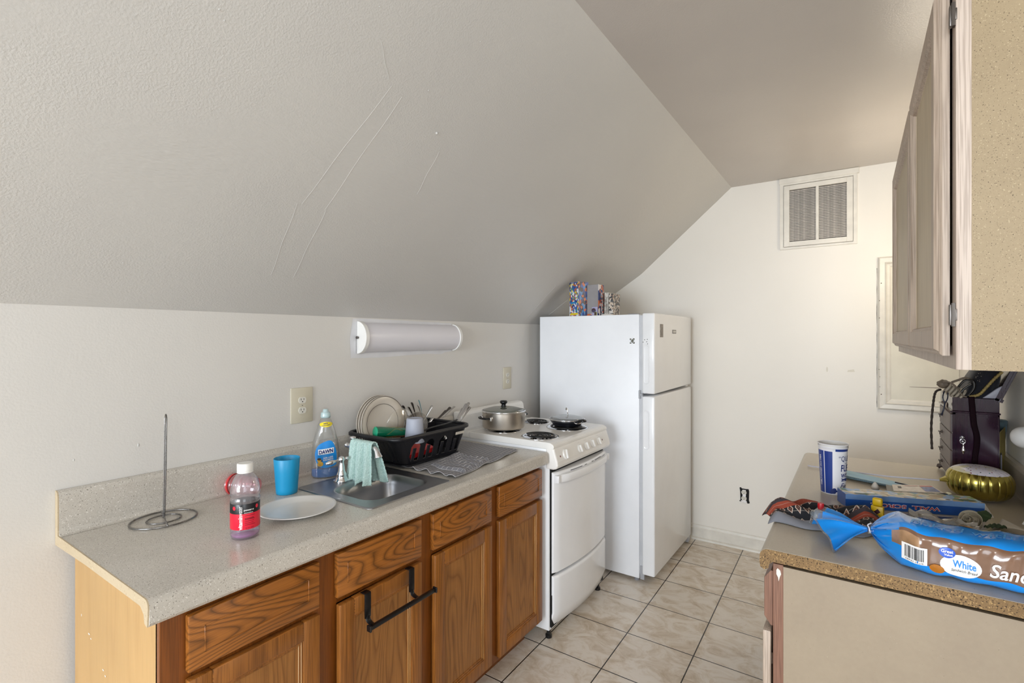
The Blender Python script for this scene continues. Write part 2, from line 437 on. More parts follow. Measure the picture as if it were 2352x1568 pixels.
# ================================================================ left run: cabinet, worktop, sink
cab = thing('base_cabinet', 'honey oak base cabinet with pale end panel, four drawer fronts and four doors', 'cabinet', (-1.5, 1.27, 0))
CF = -1.262
bm = B(); box(bm, XL+.03, -1.275, .47, .488, 0, .894); obj('end_panel', bm, M_MAPLE, cab, label='pale maple veneer end panel')
M_SPAT = flat('white_spatter', '#e8e4da', .5)
for (x, z, a, b) in ((-1.705, .668, .008, .003), (-1.69, .66, .006, .002), (-1.60, .61, .006, .003), (-1.585, .60, .005, .003), (-1.46, .545, .009, .007), (-1.765, .70, .003, .005)):
    bm = B(); poly(bm, lambda u, v: Vector((u, .4694, v)), ell(x, z, a*.8, b*.8, 10)); obj('paint_spot', bm, M_SPAT, cab, label='white paint spot')
bm = B(); box(bm, XL+.03, -1.28, .488, 2.05, .09, .10); box(bm, XL+.03, -1.28, 2.05, 2.068, .09, .868); box(bm, XL+.03, XL+.04, .488, 2.05, .09, .868)
box(bm, -1.345, -1.335, .488, 2.05, 0, .09); obj('carcass', bm, M_OAKF, cab)
bm = B()
ys = [(.47, .535), (.845, .925), (1.245, 1.325), (1.65, 1.727), (2.05, 2.072)]
for a, b in ys: box(bm, -1.282, CF, a, b, .09, .868)
for i in range(4):
    a, b = ys[i][1], ys[i+1][0]
    box(bm, -1.282, CF-.0005, a, b, .832, .868); box(bm, -1.282, CF-.0005, a, b, .685, .72); box(bm, -1.282, CF-.0005, a, b, .09, .128)
obj('face_frame', bm, M_OAKF, cab, bevel=.0012)
def drawer(par, y0, y1, z0, z1, xf, th=.019, mats=None, s=1, name='drawer'):
    bm = B()
    def X(a): return xf+s*a
    def pr(a, b): return (min(a, b), max(a, b))
    box(bm, *pr(X(0), X(th)), y0, y1, z0, z1, .0045, seg=2)
    m = .034; q = .0032
    # routed rectangle standing just proud of the front, with a fine bead around it
    for (a, b, c, d) in ((y0+m, y1-m, z0+m, z0+m+q), (y0+m, y1-m, z1-m-q, z1-m), (y0+m, y0+m+q, z0+m, z1-m), (y1-m-q, y1-m, z0+m, z1-m)):
        box(bm, *pr(X(th-.001), X(th+.0018)), a, b, c, d, .0008, mi=1, seg=1)
    return obj(name, bm, mats or [M_OAKH, M_OAKH], par, smooth=True)
def door(par, y0, y1, z0, z1, xf, th=.02, s=1, mats=None, name='cabinet_door', w_=.052, M=None):
    mats = mats or [M_OAKV, M_OAKH, M_OAKP, M_OAKE]
    def X(a): return xf+s*a
    def pr(a, b): return (min(a, b), max(a, b))
    bm = B()
    box(bm, *pr(X(0), X(th)), y0, y0+w_, z0, z1, .004, mi=0); box(bm, *pr(X(0), X(th)), y1-w_, y1, z0, z1, .004, mi=0)
    box(bm, *pr(X(.0005), X(th-.0005)), y0+w_-.001, y1-w_+.001, z0, z0+w_, .003, mi=1); box(bm, *pr(X(.0005), X(th-.0005)), y0+w_-.001, y1-w_+.001, z1-w_, z1, .003, mi=1)
    box(bm, *pr(X(.002), X(th-.010)), y0+w_-.002, y1-w_+.002, z0+w_-.002, z1-w_+.002, mi=2)
    # stepped inner moulding
    for i, (a, d) in enumerate(((0, th-.003), (.006, th-.006))):
        u0, u1, v0, v1 = y0+w_+a-.001, y1-w_-a+.001, z0+w_+a-.001, z1-w_-a+.001
        for r in ((u0, u0+.0065, v0, v1), (u1-.0065, u1, v0, v1), (u0+.0062, u1-.0062, v0, v0+.0065), (u0+.0062, u1-.0062, v1-.0065, v1)):
            box(bm, *pr(X(.004), X(d)), *r, .0015, mi=3 if r[0] > (y0+y1)/2 else 0, seg=1)  # moulding on the far stile is paler, the light it catches put into colour
    if M is not None:
        for v in bm.verts: v.co = M @ v.co
    return obj(name, bm, mats, par, smooth=True)
DY = [(.52, .857), (.915, 1.258), (1.315, 1.663), (1.716, 2.067)]
for i, (a, b) in enumerate(DY):
    drawer(cab, a, b, .706, .836, CF+.0006)
    M = None
    if i in (1, 2):   # these two doors hang slightly open
        M = Matrix.Translation((CF, b, 0)) @ Matrix.Rotation(math.radians(1.6 if i == 1 else 1.2), 4, 'Z') @ Matrix.Translation((-CF, -b, 0))
    door(cab, a, b, .112, .69, CF+.0008, M=M)
# over-the-door towel bar on the second door
tb = thing('towel_bar', 'black square towel bar hooked over the cabinet door below the sink', 'towel bar', (-1.235, 1.09, .6))
HX = -1.231
for y in (1.005, 1.193):
    bm = B()
    dx = .010 if y < 1.1 else .004
    box(bm, HX+dx-.001, HX+dx+.003, y-.011, y+.011, .62, .6935, .0006); box(bm, HX+dx-.020, HX+dx+.003, y-.011, y+.011, .6915, .6945, .0006)
    tube(bm, spline([(HX+dx+.001, y, .625), (HX+dx+.005, y, .612), (HX+dx+.02, y, .606), (HX+.043, y, .606)], 4), .0052, 8, sq=(1.7, .5), up=(0, 0, 1))
    obj('hook', bm, M_BLACK, tb, smooth=True)
bm = B(); box(bm, HX+.038, HX+.05, .986, 1.262, .600, .612, .0015); obj('bar', bm, M_BLACK, tb, smooth=True)
for y in (.984, 1.264):
    bm = B(); box(bm, HX+.035, HX+.053, y-.003, y+.003, .597, .615, .0015); obj('end_cap', bm, M_BLACK, tb)
# worktop
ct = thing('countertop', 'grey speckled laminate worktop with rolled front edge, holding the small steel sink', 'countertop', (-1.5, 1.25, .87))
SX0, SX1, SY0, SY1 = -1.672, -1.291, 1.077, 1.441
CY0, CY1 = .436, 2.082
XF = -1.222
def ct_prof():
    P = [(-1.50, .915), (XF-.016, .915)]
    for i in range(1, 6):
        a = PI/2*(1-i/6); P.append((XF-.016+.016*math.cos(a), .899+.016*math.sin(a)))
    P += [(XF, .899), (XF+.002, .866), (XF-.004, .858), (XF-.02, .858), (XF-.02, .895), (-1.5, .895)]
    return P
bm = B()
pf = ct_prof()
def cutprof(x0, x1, ya, yb): prism(bm, [(x0, .895), (x1, .895), (x1, .915), (x0, .915)], 'y', ya, yb)
fr = [(SX1, .915)]+pf[1:-1]+[(SX1, .895)]
prism(bm, fr, 'y', CY0+.001, CY1)
cutprof(XL+.002, SX0, CY0+.001, CY1); cutprof(SX0, SX1, CY0+.001, SY0); cutprof(SX0, SX1, SY1, CY1)
obj('worktop', bm, M_LAM, ct)
bm = B(); prism(bm, [(XL+.001, .914), (XL+.023, .914), (XL+.023, 1.022), (XL+.018, 1.034), (XL+.008, 1.038), (XL+.001, 1.038)], 'y', CY0+.001, CY1+.01)
prism(bm, [(XL+.022, .914), (XL+.04, .9155), (XL+.03, .918), (XL+.0245, .924), (XL+.022, .934)], 'y', CY0+.001, CY1); obj('backsplash', bm, M_LAM, ct)
bm = B(); e = 0.003
prism(bm, [(XL+.001, .886), (XL+.001, 1.038), (XL+.008, 1.038), (XL+.018, 1.034), (XL+.023, 1.022), (XL+.023, .9155)]+[(x, z) for x, z in pf[1:8]]+[(XF-.004, .858), (XF-.018, .862), (XF-.022, .880), (XF-.040, .893), (-1.6, .893)], 'y', CY0-.002, CY0+.001)
obj('end_edge', bm, M_EDGE, ct, label='bare pale fibreboard edge')
# sink
sk = thing('sink', 'small square stainless steel sink set in the worktop', 'sink', (-1.48, 1.26, .9))
def sring(x0, x1, y0, y1, r, z): return rrect(x0, x1, y0, y1, r, z, 7)
ox0, ox1, oy0, oy1 = -1.686, -1.279, 1.062, 1.455
bx0, bx1, by0, by1 = -1.565, -1.338, 1.118, 1.400
bm = B()
loft(bm, [sring(ox0, ox1, oy0, oy1, .022, .9155), sring(ox0+.001, ox1-.001, oy0+.001, oy1-.001, .021, .9185), sring(ox0+.006, ox1-.006, oy0+.006, oy1-.006, .018, .9195),
          sring(ox0+.012, ox1-.012, oy0+.012, oy1-.012, .016, .9175), sring(ox0+.018, ox1-.018, oy0+.018, oy1-.018, .014, .9175),
          sring(bx0-.0105, bx1+.0105, by0-.0105, by1+.0105, .06, .9175), sring(bx0-.0095, bx1+.0095, by0-.0095, by1+.0095, .06, .9175), sring(bx0-.006, bx1+.006, by0-.006, by1+.006, .06, .9172), sring(bx0, bx1, by0, by1, .055, .914), sring(bx0+.006, bx1-.006, by0+.006, by1-.006, .05, .88),
          sring(bx0+.016, bx1-.016, by0+.016, by1-.016, .045, .80), sring(bx0+.035, bx1-.035, by0+.035, by1-.035, .04, .782), sring(bx0+.09, bx1-.09, by0+.11, by1-.11, .02, .778)], True, (False, False))
obj('basin', bm, M_STEEL, sk, smooth='all')
bm = B(); lathe(bm, [(.044, .7785), (.044, .7805), (.036, .781), (.034, .7755), (.002, .7755)], ((bx0+bx1)/2, (by0+by1)/2)); obj('drain', bm, M_CHROME, sk, smooth=True)
# faucet
fc = thing('faucet', 'chrome two-handle faucet behind the sink basin with a towel hung on it', 'faucet', (-1.625, 1.27, .918))
bm = B(); loft(bm, [sring(-1.655, -1.597, 1.185, 1.355, .028, .9178), sring(-1.655, -1.597, 1.185, 1.355, .028, .922), sring(-1.650, -1.602, 1.19, 1.35, .024, .9255)]); obj('base_plate', bm, M_CHROME, fc, smooth=True)
for y, s in ((1.212, -1), (1.328, 1)):
    bm = B(); lathe(bm, [(.027, .9185), (.027, .922), (.024, .926), (.0205, .934), (.0185, .940), (.0195, .943), (.0185, .947), (.0135, .958), (.0115, .975), (.0095, .985), (.0085, .992), (.0105, .996), (.0115, 1.003), (.009, 1.010), (.003, 1.0135), (.0005, 1.014)], (-1.623, y), 24)
    o = obj('valve', bm, M_CHROME, fc, smooth='all')
    bm = B(); R = [.004, .0055, .0045, .006, .0085, .0095, .0085, .006, .003]
    dirv = Vector((-.25, s, -.12)).normalized()*(.062)
    pp = [Vector((-1.623, y, 1.0))+dirv*(.12+.88*i/8) for i in range(9)]
    tube(bm, pp, R, 12); obj('lever', bm, M_CHROME, o, smooth='all')
    bm = B(); pp = [Vector((-1.623, y, 1.0))-dirv*(.12+.3*i/5) for i in range(6)]; tube(bm, pp, [.004, .005, .004, .006, .007, .004], 10); obj('lever_tail', bm, M_CHROME, o, smooth='all')
bm = B(); lathe(bm, [(.021, .924), (.020, .932), (.015, .94), (.013, .955), (.0125, 1.02), (.0155, 1.03), (.0155, 1.045), (.013, 1.052), (.007, 1.056), (.005, 1.066), (.0055, 1.068), (.012, 1.072), (.0125, 1.0755), (.006, 1.079), (.0005, 1.080)], (-1.63, 1.27), 24)
obj('body', bm, M_CHROME, fc, smooth='all')
bm = B()
pp = spline([(-1.656, 1.268, 1.040), (-1.63, 1.27, 1.043), (-1.58, 1.272, 1.050), (-1.54, 1.274, 1.052), (-1.513, 1.276, 1.046), (-1.498, 1.277, 1.032), (-1.490, 1.278, 1.012)], 4)
tube(bm, pp, [.009]*(len(pp)-6)+[.0095, .0105, .012, .0135, .0155, .017], 16); obj('spout', bm, M_CHROME, fc, smooth='all')
bm = B(); q = bmesh.ops.create_uvsphere(bm, u_segments=16, v_segments=10, radius=.0095)
for v in q['verts']: v.co += Vector((-1.664, 1.268, 1.041))
obj('knob', bm, M_CHROME, fc, smooth='all')
# mint towel draped over the spout
def terry():
    t = NT('mint_terry_cloth'); t.set(Roughness=.95); v = t.coord()
    n = t.noise(v, 420, 2); m = t.noise(v, 60, 2)
    t.l(t.ramp(n, [(.3, '#9cbcb5'), (.5, '#b6d2cb'), (.72, '#d2e4df')]), t.b.inputs['Base Color'])
    h = t.mix(.4, n, m); t.bump(h, .9, .004); return t.m
M_TERRY = terry()
def mint(u, v):
    # u from front hem over the spout to the rear hem; v across the cloth
    L = .315; s = u*L; front = .148; rad = .014
    yc = 1.276; 
    vv = v-.5
    if s < front: side = -1; z = 1.058-(front-s); k = (front-s)/front; off = rad+.012*k
    elif s < front+.03: a = (s-front)/.03*PI; side = 0; z = 1.058+rad*.7*math.sin(a); k = 0; off = None
    else: side = 1; z = 1.058-(s-front-.03)*1.08; k = (s-front-.03)/.135; off = rad+.03*k
    x = -1.572+vv*(.125+.02*k)+.02*k*(1 if side > 0 else .1)
    fold = .009*math.sin(v*PI*6+1+u*3)*(.35+k)+.004*math.sin(v*PI*13+u*5)
    if side < 0: y = yc-off+fold-.01*k
    elif side > 0: y = yc+off+fold
    else: y = yc-math.cos(a)*rad
    z += .006*math.sin(v*17+3*side)*k
    if side < 0 and k > .8: z += .012*math.sin(v*PI*3+.6)*(k-.8)*5
    return Vector((x, y, z))
bm = B(); grid(bm, mint, 90, 60)
o = obj('hand_towel', bm, M_TERRY, smooth='all', solid=.0035); tag(o, 'pale mint terry hand towel draped over the faucet spout', 'towel')
dt = bpy.data.textures.new('terry_pile', 'CLOUDS'); dt.noise_scale = .0035
md = o.modifiers.new('sub', 'SUBSURF'); md.levels = 1; md.render_levels = 1
md = o.modifiers.new('pile', 'DISPLACE'); md.texture = dt; md.strength = .0055; md.mid_level = .5

# ================================================================ things on the left worktop
ph = thing('paper_towel_holder', 'empty steel wire paper towel holder with upright rod and oval ring base', 'paper towel holder', (-1.724, .651, .915))
bm = B(); c = (-1.726, .655)
tube(bm, [(c[0]+.078*math.cos(a), c[1]+.086*math.sin(a), .9185) for a in [2*PI*i/48 for i in range(48)]], .0026, 8, True)
obj('outer_ring', bm, M_WIRE, ph, smooth='all')
bm = B(); tube(bm, [(c[0]+.040*math.cos(a), c[1]+.044*math.sin(a), .9185) for a in [2*PI*i/40 for i in range(40)]], .0023, 8, True); 
tube(bm, [(c[0]+.078, c[1]-.02, .9205), (c[0]+.03, c[1]-.008, .923), (c[0], c[1], .926), (c[0]-.03, c[1]+.01, .923), (c[0]-.076, c[1]+.02, .9205)], .0022, 8); obj('inner_ring', bm, M_WIRE, ph, smooth='all')
bm = B(); q = spline([(c[0]+.003, c[1]-.003, .922), (c[0]+.004, c[1]-.002, 1.0), (c[0]+.003, c[1]+.001, 1.22)], 8)+[Vector((c[0]+.002, c[1]+.003, 1.229)), Vector((c[0], c[1]+.005, 1.233)), Vector((c[0]-.002, c[1]+.007, 1.229))]+spline([(c[0]-.003, c[1]+.008, 1.22), (c[0]-.001, c[1]+.004, 1.0), (c[0]-.002, c[1]+.002, .922)], 8)
tube(bm, q, .0021, 8); obj('rod', bm, M_WIRE, ph, smooth='all')
# vitamin drink bottle
M_CLEAR = clear('clear_bottle_plastic', '#f4f2f6', .10, .05, 1.1)
bt = thing('drink_bottle', 'nearly empty clear drink bottle with white cap and black and red label', 'bottle', (-1.425, .755, .915))
bc = (-1.425, .755)
bm = B(); lathe(bm, [(.010, .9195), (.024, .9165), (.031, .917), (.0335, .921), (.0345, .93), (.0345, .940), (.0343, .945), (.0343, 1.008), (.0350, 1.013), (.0352, 1.018), (.0335, 1.0225), (.0332, 1.026), (.0352, 1.030), (.0345, 1.042), (.0325, 1.055), (.0285, 1.068), (.0225, 1.079), (.0165, 1.086), (.0160, 1.088)], bc, 40, caps=(True, False))
obj('bottle_body', bm, M_CLEAR, bt, smooth='all')
bm = B(); lathe(bm, [(.022, .9185), (.0325, .9215), (.0335, .9275), (.0330, .9285), (.001, .9285)], bc, 32); obj('liquid', bm, clear('pink_drink', '#d06fc8', .45, .1), bt, smooth='all', label='last pink drops of drink')
bm = B(); lathe(bm, [(.0175, 1.086), (.0193, 1.087), (.0193, 1.091), (.0186, 1.0915), (.0186, 1.0925), (.0193, 1.093), (.0193, 1.109), (.0178, 1.1115), (.001, 1.112)], bc, 48); obj('cap', bm, M_WHITE2, bt, smooth=True, label='white screw cap')
M_RED = flat('label_red', '#e3213b', .3, var=.02); M_LBLK = flat('label_black', '#151519', .3, var=.02); M_INKW = flat('white_ink', '#f2f0ee', .4, var=0); M_INKB = flat('black_ink', '#141414', .5, var=0)
bm = B(); lathe(bm, [(.0349, .9435), (.0351, .944), (.0351, .984), (.0351, .985), (.0351, 1.0095), (.0349, 1.010)], bc, 48, caps=(False, False), mi=lambda i, j: 0 if i < 3 else 1)
lab = obj('label', bm, [M_RED, M_LBLK], bt, smooth='all', label='black over red wraparound label')
VIEW = math.atan2(0-bc[1], 0-bc[0])          # direction from the bottle towards the room
def cyl_fn(c, r, a0, z0, rot=False, cone=0):
    def f(x, y):
        if rot: x, y = -y, x
        rr = r+cone*(y); a = a0+x/rr
        return (c[0]+rr*math.cos(a), c[1]+rr*math.sin(a), z0+y)
    return f
def tess(bm, it=1):
    bmesh.ops.triangulate(bm, faces=bm.faces)
    for _ in range(it):
        es = [e for e in bm.edges if e.calc_length() > .003]
        if es: bmesh.ops.subdivide_edges(bm, edges=es, cuts=1)
    return bm
def wrap(s, c, r, a0, z0, rot=False, cone=0, **k):
    m = letters(s, fn=lambda x, y: (x, y, 0), **k); tess(m, 2); f = cyl_fn(c, r, a0, z0, rot, cone)
    for v in m.verts: v.co = Vector(f(v.co.x, v.co.y))
    return m
bm = B(); A = VIEW
for args, kw in ((('vitamin', bc, .0355, A-.30, .9625, True), dict(width=.037, height=.0095, bold=.03)), (('water', bc, .0355, A-.30, .9935, True), dict(width=.024, height=.0085)),
             (('power-c', bc, .0355, A+.26, .9935), dict(width=.0235, height=.0048, bold=.02)), (('dragonfruit', bc, .0355, A+.24, .9872), dict(width=.021, height=.003, bold=.02))):
    merge(bm, wrap(*args, **kw))
obj('lettering', bm, M_INKW, lab, clean=False, label='white printed lettering')
for da in (-.78, .86):
    f = cyl_fn(bc, .03535, A+da, 1.0)
    m = B(); poly(m, lambda x, y: Vector((x, y, 0)), ell(0, 0, .0042, .0052, 16)); tess(m, 1)
    for v in m.verts: v.co = Vector(f(v.co.x, v.co.y))
    obj('badge', m, M_RED, lab, clean=False)
bm = B()
for k, z in enumerate((.9800, .9735, .9715, .9700, .9655, .9605, .9560)):
    m = B(); x0 = -.012
    while x0 < .011-.002*(k % 3):
        w_ = random.uniform(.0012, .0035); poly(m, lambda x, y: Vector((x, y, 0)), rc(x0, x0+w_, -.0006, .0006)); x0 += w_+.0007
    f = cyl_fn(bc, .03545, A+.33, z)
    for v in m.verts: v.co = Vector(f(v.co.x, v.co.y))
    merge(bm, m)
merge(bm, wrap('20 FL OZ', bc, .03545, A+.30, .9475, width=.020, height=.0024))
obj('small_print', bm, flat('dark_red_ink', '#5a0c18', .5, var=0), lab, clean=False)
bt.scale = (1.068, 1.068, 1.035); bt.location = (-1.401, .730, .915)
# red tumbler on its side against the backsplash
M_REDC = clear('clear_tumbler_plastic', '#f0b8bc', .16, .06, 1.5)
ang = math.radians(62)
T = Matrix.Translation((-1.806, .895, .915)) @ Matrix.Rotation(math.radians(-70), 4, 'Z')
prof = []
for i in range(26):
    s = i/25; r = .036-.009*s+(.0022*math.sin(s*38) if .03 < s < .8 else 0); prof.append((r, s*.10))
Mt = T @ Matrix.Translation((0, 0, .0385)) @ Matrix.Rotation(-PI/2, 4, 'X')
tm = thing('tumbler', 'ribbed clear tumbler with red bottom lying behind the drink bottle', 'cup', (-1.775, .905, .915))
bm = B(); lathe(bm, prof, (0, 0), 36, Mt, caps=(False, False)); obj('wall', bm, M_REDC, tm, smooth='all')
bm = B(); lathe(bm, [(.001, -.001), (.032, -.001), (.0355, .002), (.0362, .008), (.0365, .013)], (0, 0), 36, Mt, caps=(True, False)); obj('base', bm, clear('translucent_red', '#e81824', .8, .1), tm, smooth='all', label='translucent red base')
# blue cup
cc = (-1.669, 1.017)
bm = B(); lathe(bm, [(.0005, .9153), (.0330, .9153), (.0350, .9168), (.0362, .93), (.0402, .99), (.0435, 1.0385), (.0430, 1.0395), (.0422, 1.0385), (.0390, .99), (.0350, .93), (.0340, .921), (.0005, .920)], cc, 48)
tag(obj('cup', bm, flat('matte_blue_plastic', '#1190c0', .42, var=.02), smooth='all'), 'matte turquoise blue plastic cup standing empty near the backsplash', 'cup')
# white plate
pc = (-1.459, .926)
def plate_prof(R, z): return [(.0005, z+.003), (R*.58, z+.003), (R*.60, z+.0), (R*.64, z+.0), (R*.70, z+.004), (R*.93, z+.0125), (R*.985, z+.0145), (R, z+.0160), (R*.99, z+.0175), (R*.93, z+.0155), (R*.72, z+.0078), (R*.62, z+.0055), (.0005, z+.0052)]
bm = B(); lathe(bm, plate_prof(.116, .9152), pc, 64)
tag(obj('plate', bm, flat('white_ceramic', '#d8d6d2', .22, var=.01), smooth='all'), 'plain white round plate lying flat beside the drink bottle', 'plate')
# dish soap bottle
sb = thing('dish_soap_bottle', 'clear dish soap bottle with blue label and a little blue soap left', 'bottle', (-1.745, 1.235, .915))
sd = Vector((.58, .815, 0)).normalized()     # the wide axis of the bottle
sn = Vector((.815, -.58, 0)).normalized()
sc = Vector((-1.739, 1.224, 0))
sprof = [(.048, .9165), (.0515, .919), (.0535, .925), (.0535, .945), (.0530, .97), (.0520, 1.0), (.0500, 1.03), (.0455, 1.06), (.0380, 1.09), (.0290, 1.12), (.0200, 1.143), (.0140, 1.150)]
def sring2(w, z, k=1.0, off=0):
    return [sc+sd*((w*k+off)*math.cos(a))*(1) + sn*((min(w, .03+.0*z)*k*.95+off)*math.sin(a))+Vector((0, 0, z)) for a in [2*PI*i/40 for i in range(40)]]
bm = B(); loft(bm, [sring2(w_, z) for w_, z in sprof], True, (True, False)); obj('bottle_body', bm, clear('clear_soap_bottle', '#eeeeec', .10, .05, 1.1), sb, smooth='all')
bm = B(); loft(bm, [sring2(w_, z, .965) for w_, z in [(.047, .9185), (.0515, .921), (.0535, .926), (.0535, .948), (.0534, .949)]]); obj('liquid', bm, flat('blue_soap', '#0272c4', .12, var=.05, scale=30), sb, smooth='all', label='blue washing-up liquid')
bm = B()
lathe(bm, [(.0165, 1.1485), (.0185, 1.149), (.0187, 1.158), (.0175, 1.161), (.0180, 1.163), (.0170, 1.169), (.0125, 1.171), (.0105, 1.174), (.0100, 1.181), (.0065, 1.183), (.001, 1.1835)], (sc.x, sc.y), 28); obj('cap', bm, clear('frosted_cap', '#cfe6e8', .7, .15), sb, smooth='all', label='frosted pale cap')
def soap_fn(o=.0012):
    def f(x, y):
        z = 1.0+y; w_ = .05
        for (a, za), (b, zb) in zip(sprof, sprof[1:]):
            if za <= z <= zb: w_ = a+(b-a)*(z-za)/(zb-za)
        d = min(w_, .03)*.95
        t = max(-.97, min(.97, x/w_)); return sc+sd*x+sn*(d*math.sqrt(1-t*t)+o)+Vector((0, 0, z))
    return f
def curved(bm, pts, f, mi=0, it=3):
    m = B(); m.faces.new([m.verts.new((x, y, 0)) for x, y in pts]); bmesh.ops.triangulate(m, faces=m.faces)
    for _ in range(it):
        es = [e for e in m.edges if e.calc_length() > .006]
        if es: bmesh.ops.subdivide_edges(m, edges=es, cuts=1); bmesh.ops.triangulate(m, faces=m.faces)
    for v in m.verts: v.co = Vector(f(v.co.x, v.co.y))
    for fc_ in m.faces: fc_.material_index = mi
    return merge(bm, m)
M_LBLUE = flat('label_blue', '#1488d6', .3, var=.04); M_NAVY = flat('navy_ink', '#16246e', .4, var=0); M_YEL = flat('yellow_label', '#ead31c', .35, var=.02); M_DUCK = flat('duckling_down', '#c79a36', .6, var=.15, scale=120); M_DUCKB = flat('brown_down', '#3a2a1c', .6)
lp = [(-.037, -.012), (-.039, .012), (-.030, .040), (-.010, .055), (.016, .062), (.030, .048), (.040, .015), (.041, -.02), (.036, -.036), (.0, -.044), (-.026, -.036)]
lp = [(p.x, p.y) for p in spline([(x, y, 0) for x, y in lp+[lp[0]]], 4)][:-1]
bm = B(); curved(bm, lp, soap_fn(.0012)); slb = obj('label', bm, M_LBLUE, sb, smooth='all', clean=False, label='blue teardrop front label')
bm = B(); curved(bm, [(x, y+.125) for x, y in ell(0.002, .0, .024, .010, 24)], soap_fn(.0012)); nlb = obj('neck_label', bm, M_YEL, sb, smooth='all', clean=False, label='yellow oval sticker')
def onsoap(s, x0, y0, off=.0024, **k):
    m = letters(s, fn=lambda x, y: (x, y, 0), **k); tess(m, 1); f = soap_fn(off)
    for v in m.verts: v.co = Vector(f(v.co.x+x0, v.co.y+y0+.12*(v.co.x)))
    return m
bm = B(); curved(bm, [(x, y+.1*x+.020) for x, y in rc(-.027, .031, -.0105, .0105)], soap_fn(.0018), it=2); obj('name_panel', bm, M_INKW, slb, smooth='all', clean=False)
bm = B(); merge(bm, onsoap('DAWN', .002, .020, .003, width=.052, height=.0155, bold=.035)); obj('lettering', bm, M_NAVY, slb, clean=False)
bm = B(); merge(bm, onsoap('50% LESS', .010, -.004, width=.036, height=.0062, bold=.02)); merge(bm, onsoap('SCRUBBING', .010, -.012, width=.037, height=.0055, bold=.02)); obj('slogan', bm, M_INKW, slb, clean=False)
bm = B(); merge(bm, onsoap('NEW', .001, .129, width=.017, height=.005, bold=.02)); merge(bm, onsoap('CLEAN SCENT', .002, .122, width=.032, height=.0038, bold=.02)); obj('lettering', bm, M_NAVY, nlb, clean=False)
bm = B(); curved(bm, ell(-.019, -.028, .011, .010, 16), soap_fn(.002), 0, 1); curved(bm, ell(-.023, -.013, .0075, .0085, 16), soap_fn(.0022), 0, 1); curved(bm, ell(-.023, -.009, .0075, .0045, 16), soap_fn(.0026), 1, 1); curved(bm, ell(-.014, -.0155, .004, .002, 10), soap_fn(.0026), 1, 1)
obj('duckling_picture', bm, [M_DUCK, M_DUCKB], slb, smooth='all', clean=False)
# ================================================================ dish rack and its contents
dc = thing('dish_cloth', 'grey dish cloth with thin white grid lines spread under the dish rack', 'dish cloth', (-1.5, 1.75, .915))
def clothmat():
    t = NT('grey_grid_cloth'); t.set(Roughness=.9); uv = t.n('ShaderNodeUVMap')
    br = t.n('ShaderNodeTexBrick', offset=0.0); br.inputs['Scale'].default_value = 1; br.inputs['Mortar Size'].default_value = .06; br.inputs['Mortar Smooth'].default_value = .4
    br.inputs['Brick Width'].default_value = 1; br.inputs['Row Height'].default_value = 1
    m = t.n('ShaderNodeMapping'); m.inputs['Scale'].default_value = (26, 17, 1); t.l(uv.outputs[0], m.inputs[0]); t.l(m.outputs[0], br.inputs[0])
    br.inputs['Color1'].default_value = lin('#7e7e84'); br.inputs['Color2'].default_value = lin('#85858a'); br.inputs['Mortar'].default_value = lin('#c2c0c1')
    t.l(br.outputs[0], t.b.inputs['Base Color']); t.bump(t.noise(t.coord(), 900, 1), .3, .0005); return t.m
M_CLOTH = clothmat()
def cl1(u, v):
    x0 = -1.285-.07*u; x = x0-(.40-.03*u)*v; y = 1.482+.55*u-.0*v+.012*v
    e = min(v/.28, 1)
    h = .003+.0045*max(0, math.sin(u*19+v*5))*(1-e)*(.4+.6*math.sin(u*7+2)**2)+.002*(1-e)*math.sin(v*60+u*11)**2
    edge = math.exp(-u*22); h += edge*.006*(1+math.sin(v*34))*(.4 if v > .6 else 1)
    return Vector((x+.003*math.sin(u*12), y-.006*edge*math.sin(v*26), .9156+h))
bm = B(); grid(bm, cl1, 110, 80, uv=True); obj('lower_layer', bm, M_CLOTH, dc, smooth='all', solid=.0015)
def cl2(u, v):
    x = -1.30-.038*u-.21*v+.0*u; y = 1.55+.235*u+.02*v+.01*math.sin(v*8)
    h = .0085+.005*math.sin(v*22+u*6)**2*(.3+.7*u)+.004*math.sin(u*15)**2*(1-v)
    if u > .94: h *= (1-(u-.94)*9)
    if v < .05: h = .004+(h-.004)*v/.05
    if u < .06: h = .004+(h-.004)*u/.06
    return Vector((x, y, .9165+max(h, .003)))
bm = B(); grid(bm, cl2, 60, 60, uv=True); 
for l in bm.loops.layers.uv.values():
    for f in bm.faces:
        for lp_ in f.loops: lp_[l].uv *= .5
obj('folded_layer', bm, M_CLOTH, dc, smooth='all', solid=.0015)
rk = thing('dish_rack', 'black plastic dish rack with arched side slots, full of drying dishes', 'dish rack', (-1.66, 1.63, .92))
def per(x0, x1, y0, y1, r, n):
    # evenly parametrised rounded rectangle, starts at the front-left corner (x1,y0) running to (x1,y1)
    segs = [('l', (x1, y0+r), (x1, y1-r)), ('a', (x1-r, y1-r), 0), ('l', (x1-r, y1), (x0+r, y1)), ('a', (x0+r, y1-r), 90), ('l', (x0, y1-r), (x0, y0+r)), ('a', (x0+r, y0+r), 180), ('l', (x0+r, y0), (x1-r, y0)), ('a', (x1-r, y0+r), 270)]
    Ls = [PI/2*r if s[0] == 'a' else math.dist(s[1], s[2]) for s in segs]; tot = sum(Ls)
    def f(t):
        d = (t % 1)*tot
        for s, L in zip(segs, Ls):
            if d <= L+1e-9:
                k = d/L
                if s[0] == 'l': return (s[1][0]+(s[2][0]-s[1][0])*k, s[1][1]+(s[2][1]-s[1][1])*k)
                a = math.radians(s[2]+90*k); return (s[1][0]+r*math.cos(a), s[1][1]+r*math.sin(a))
            d -= L
        return s[1]
    return f
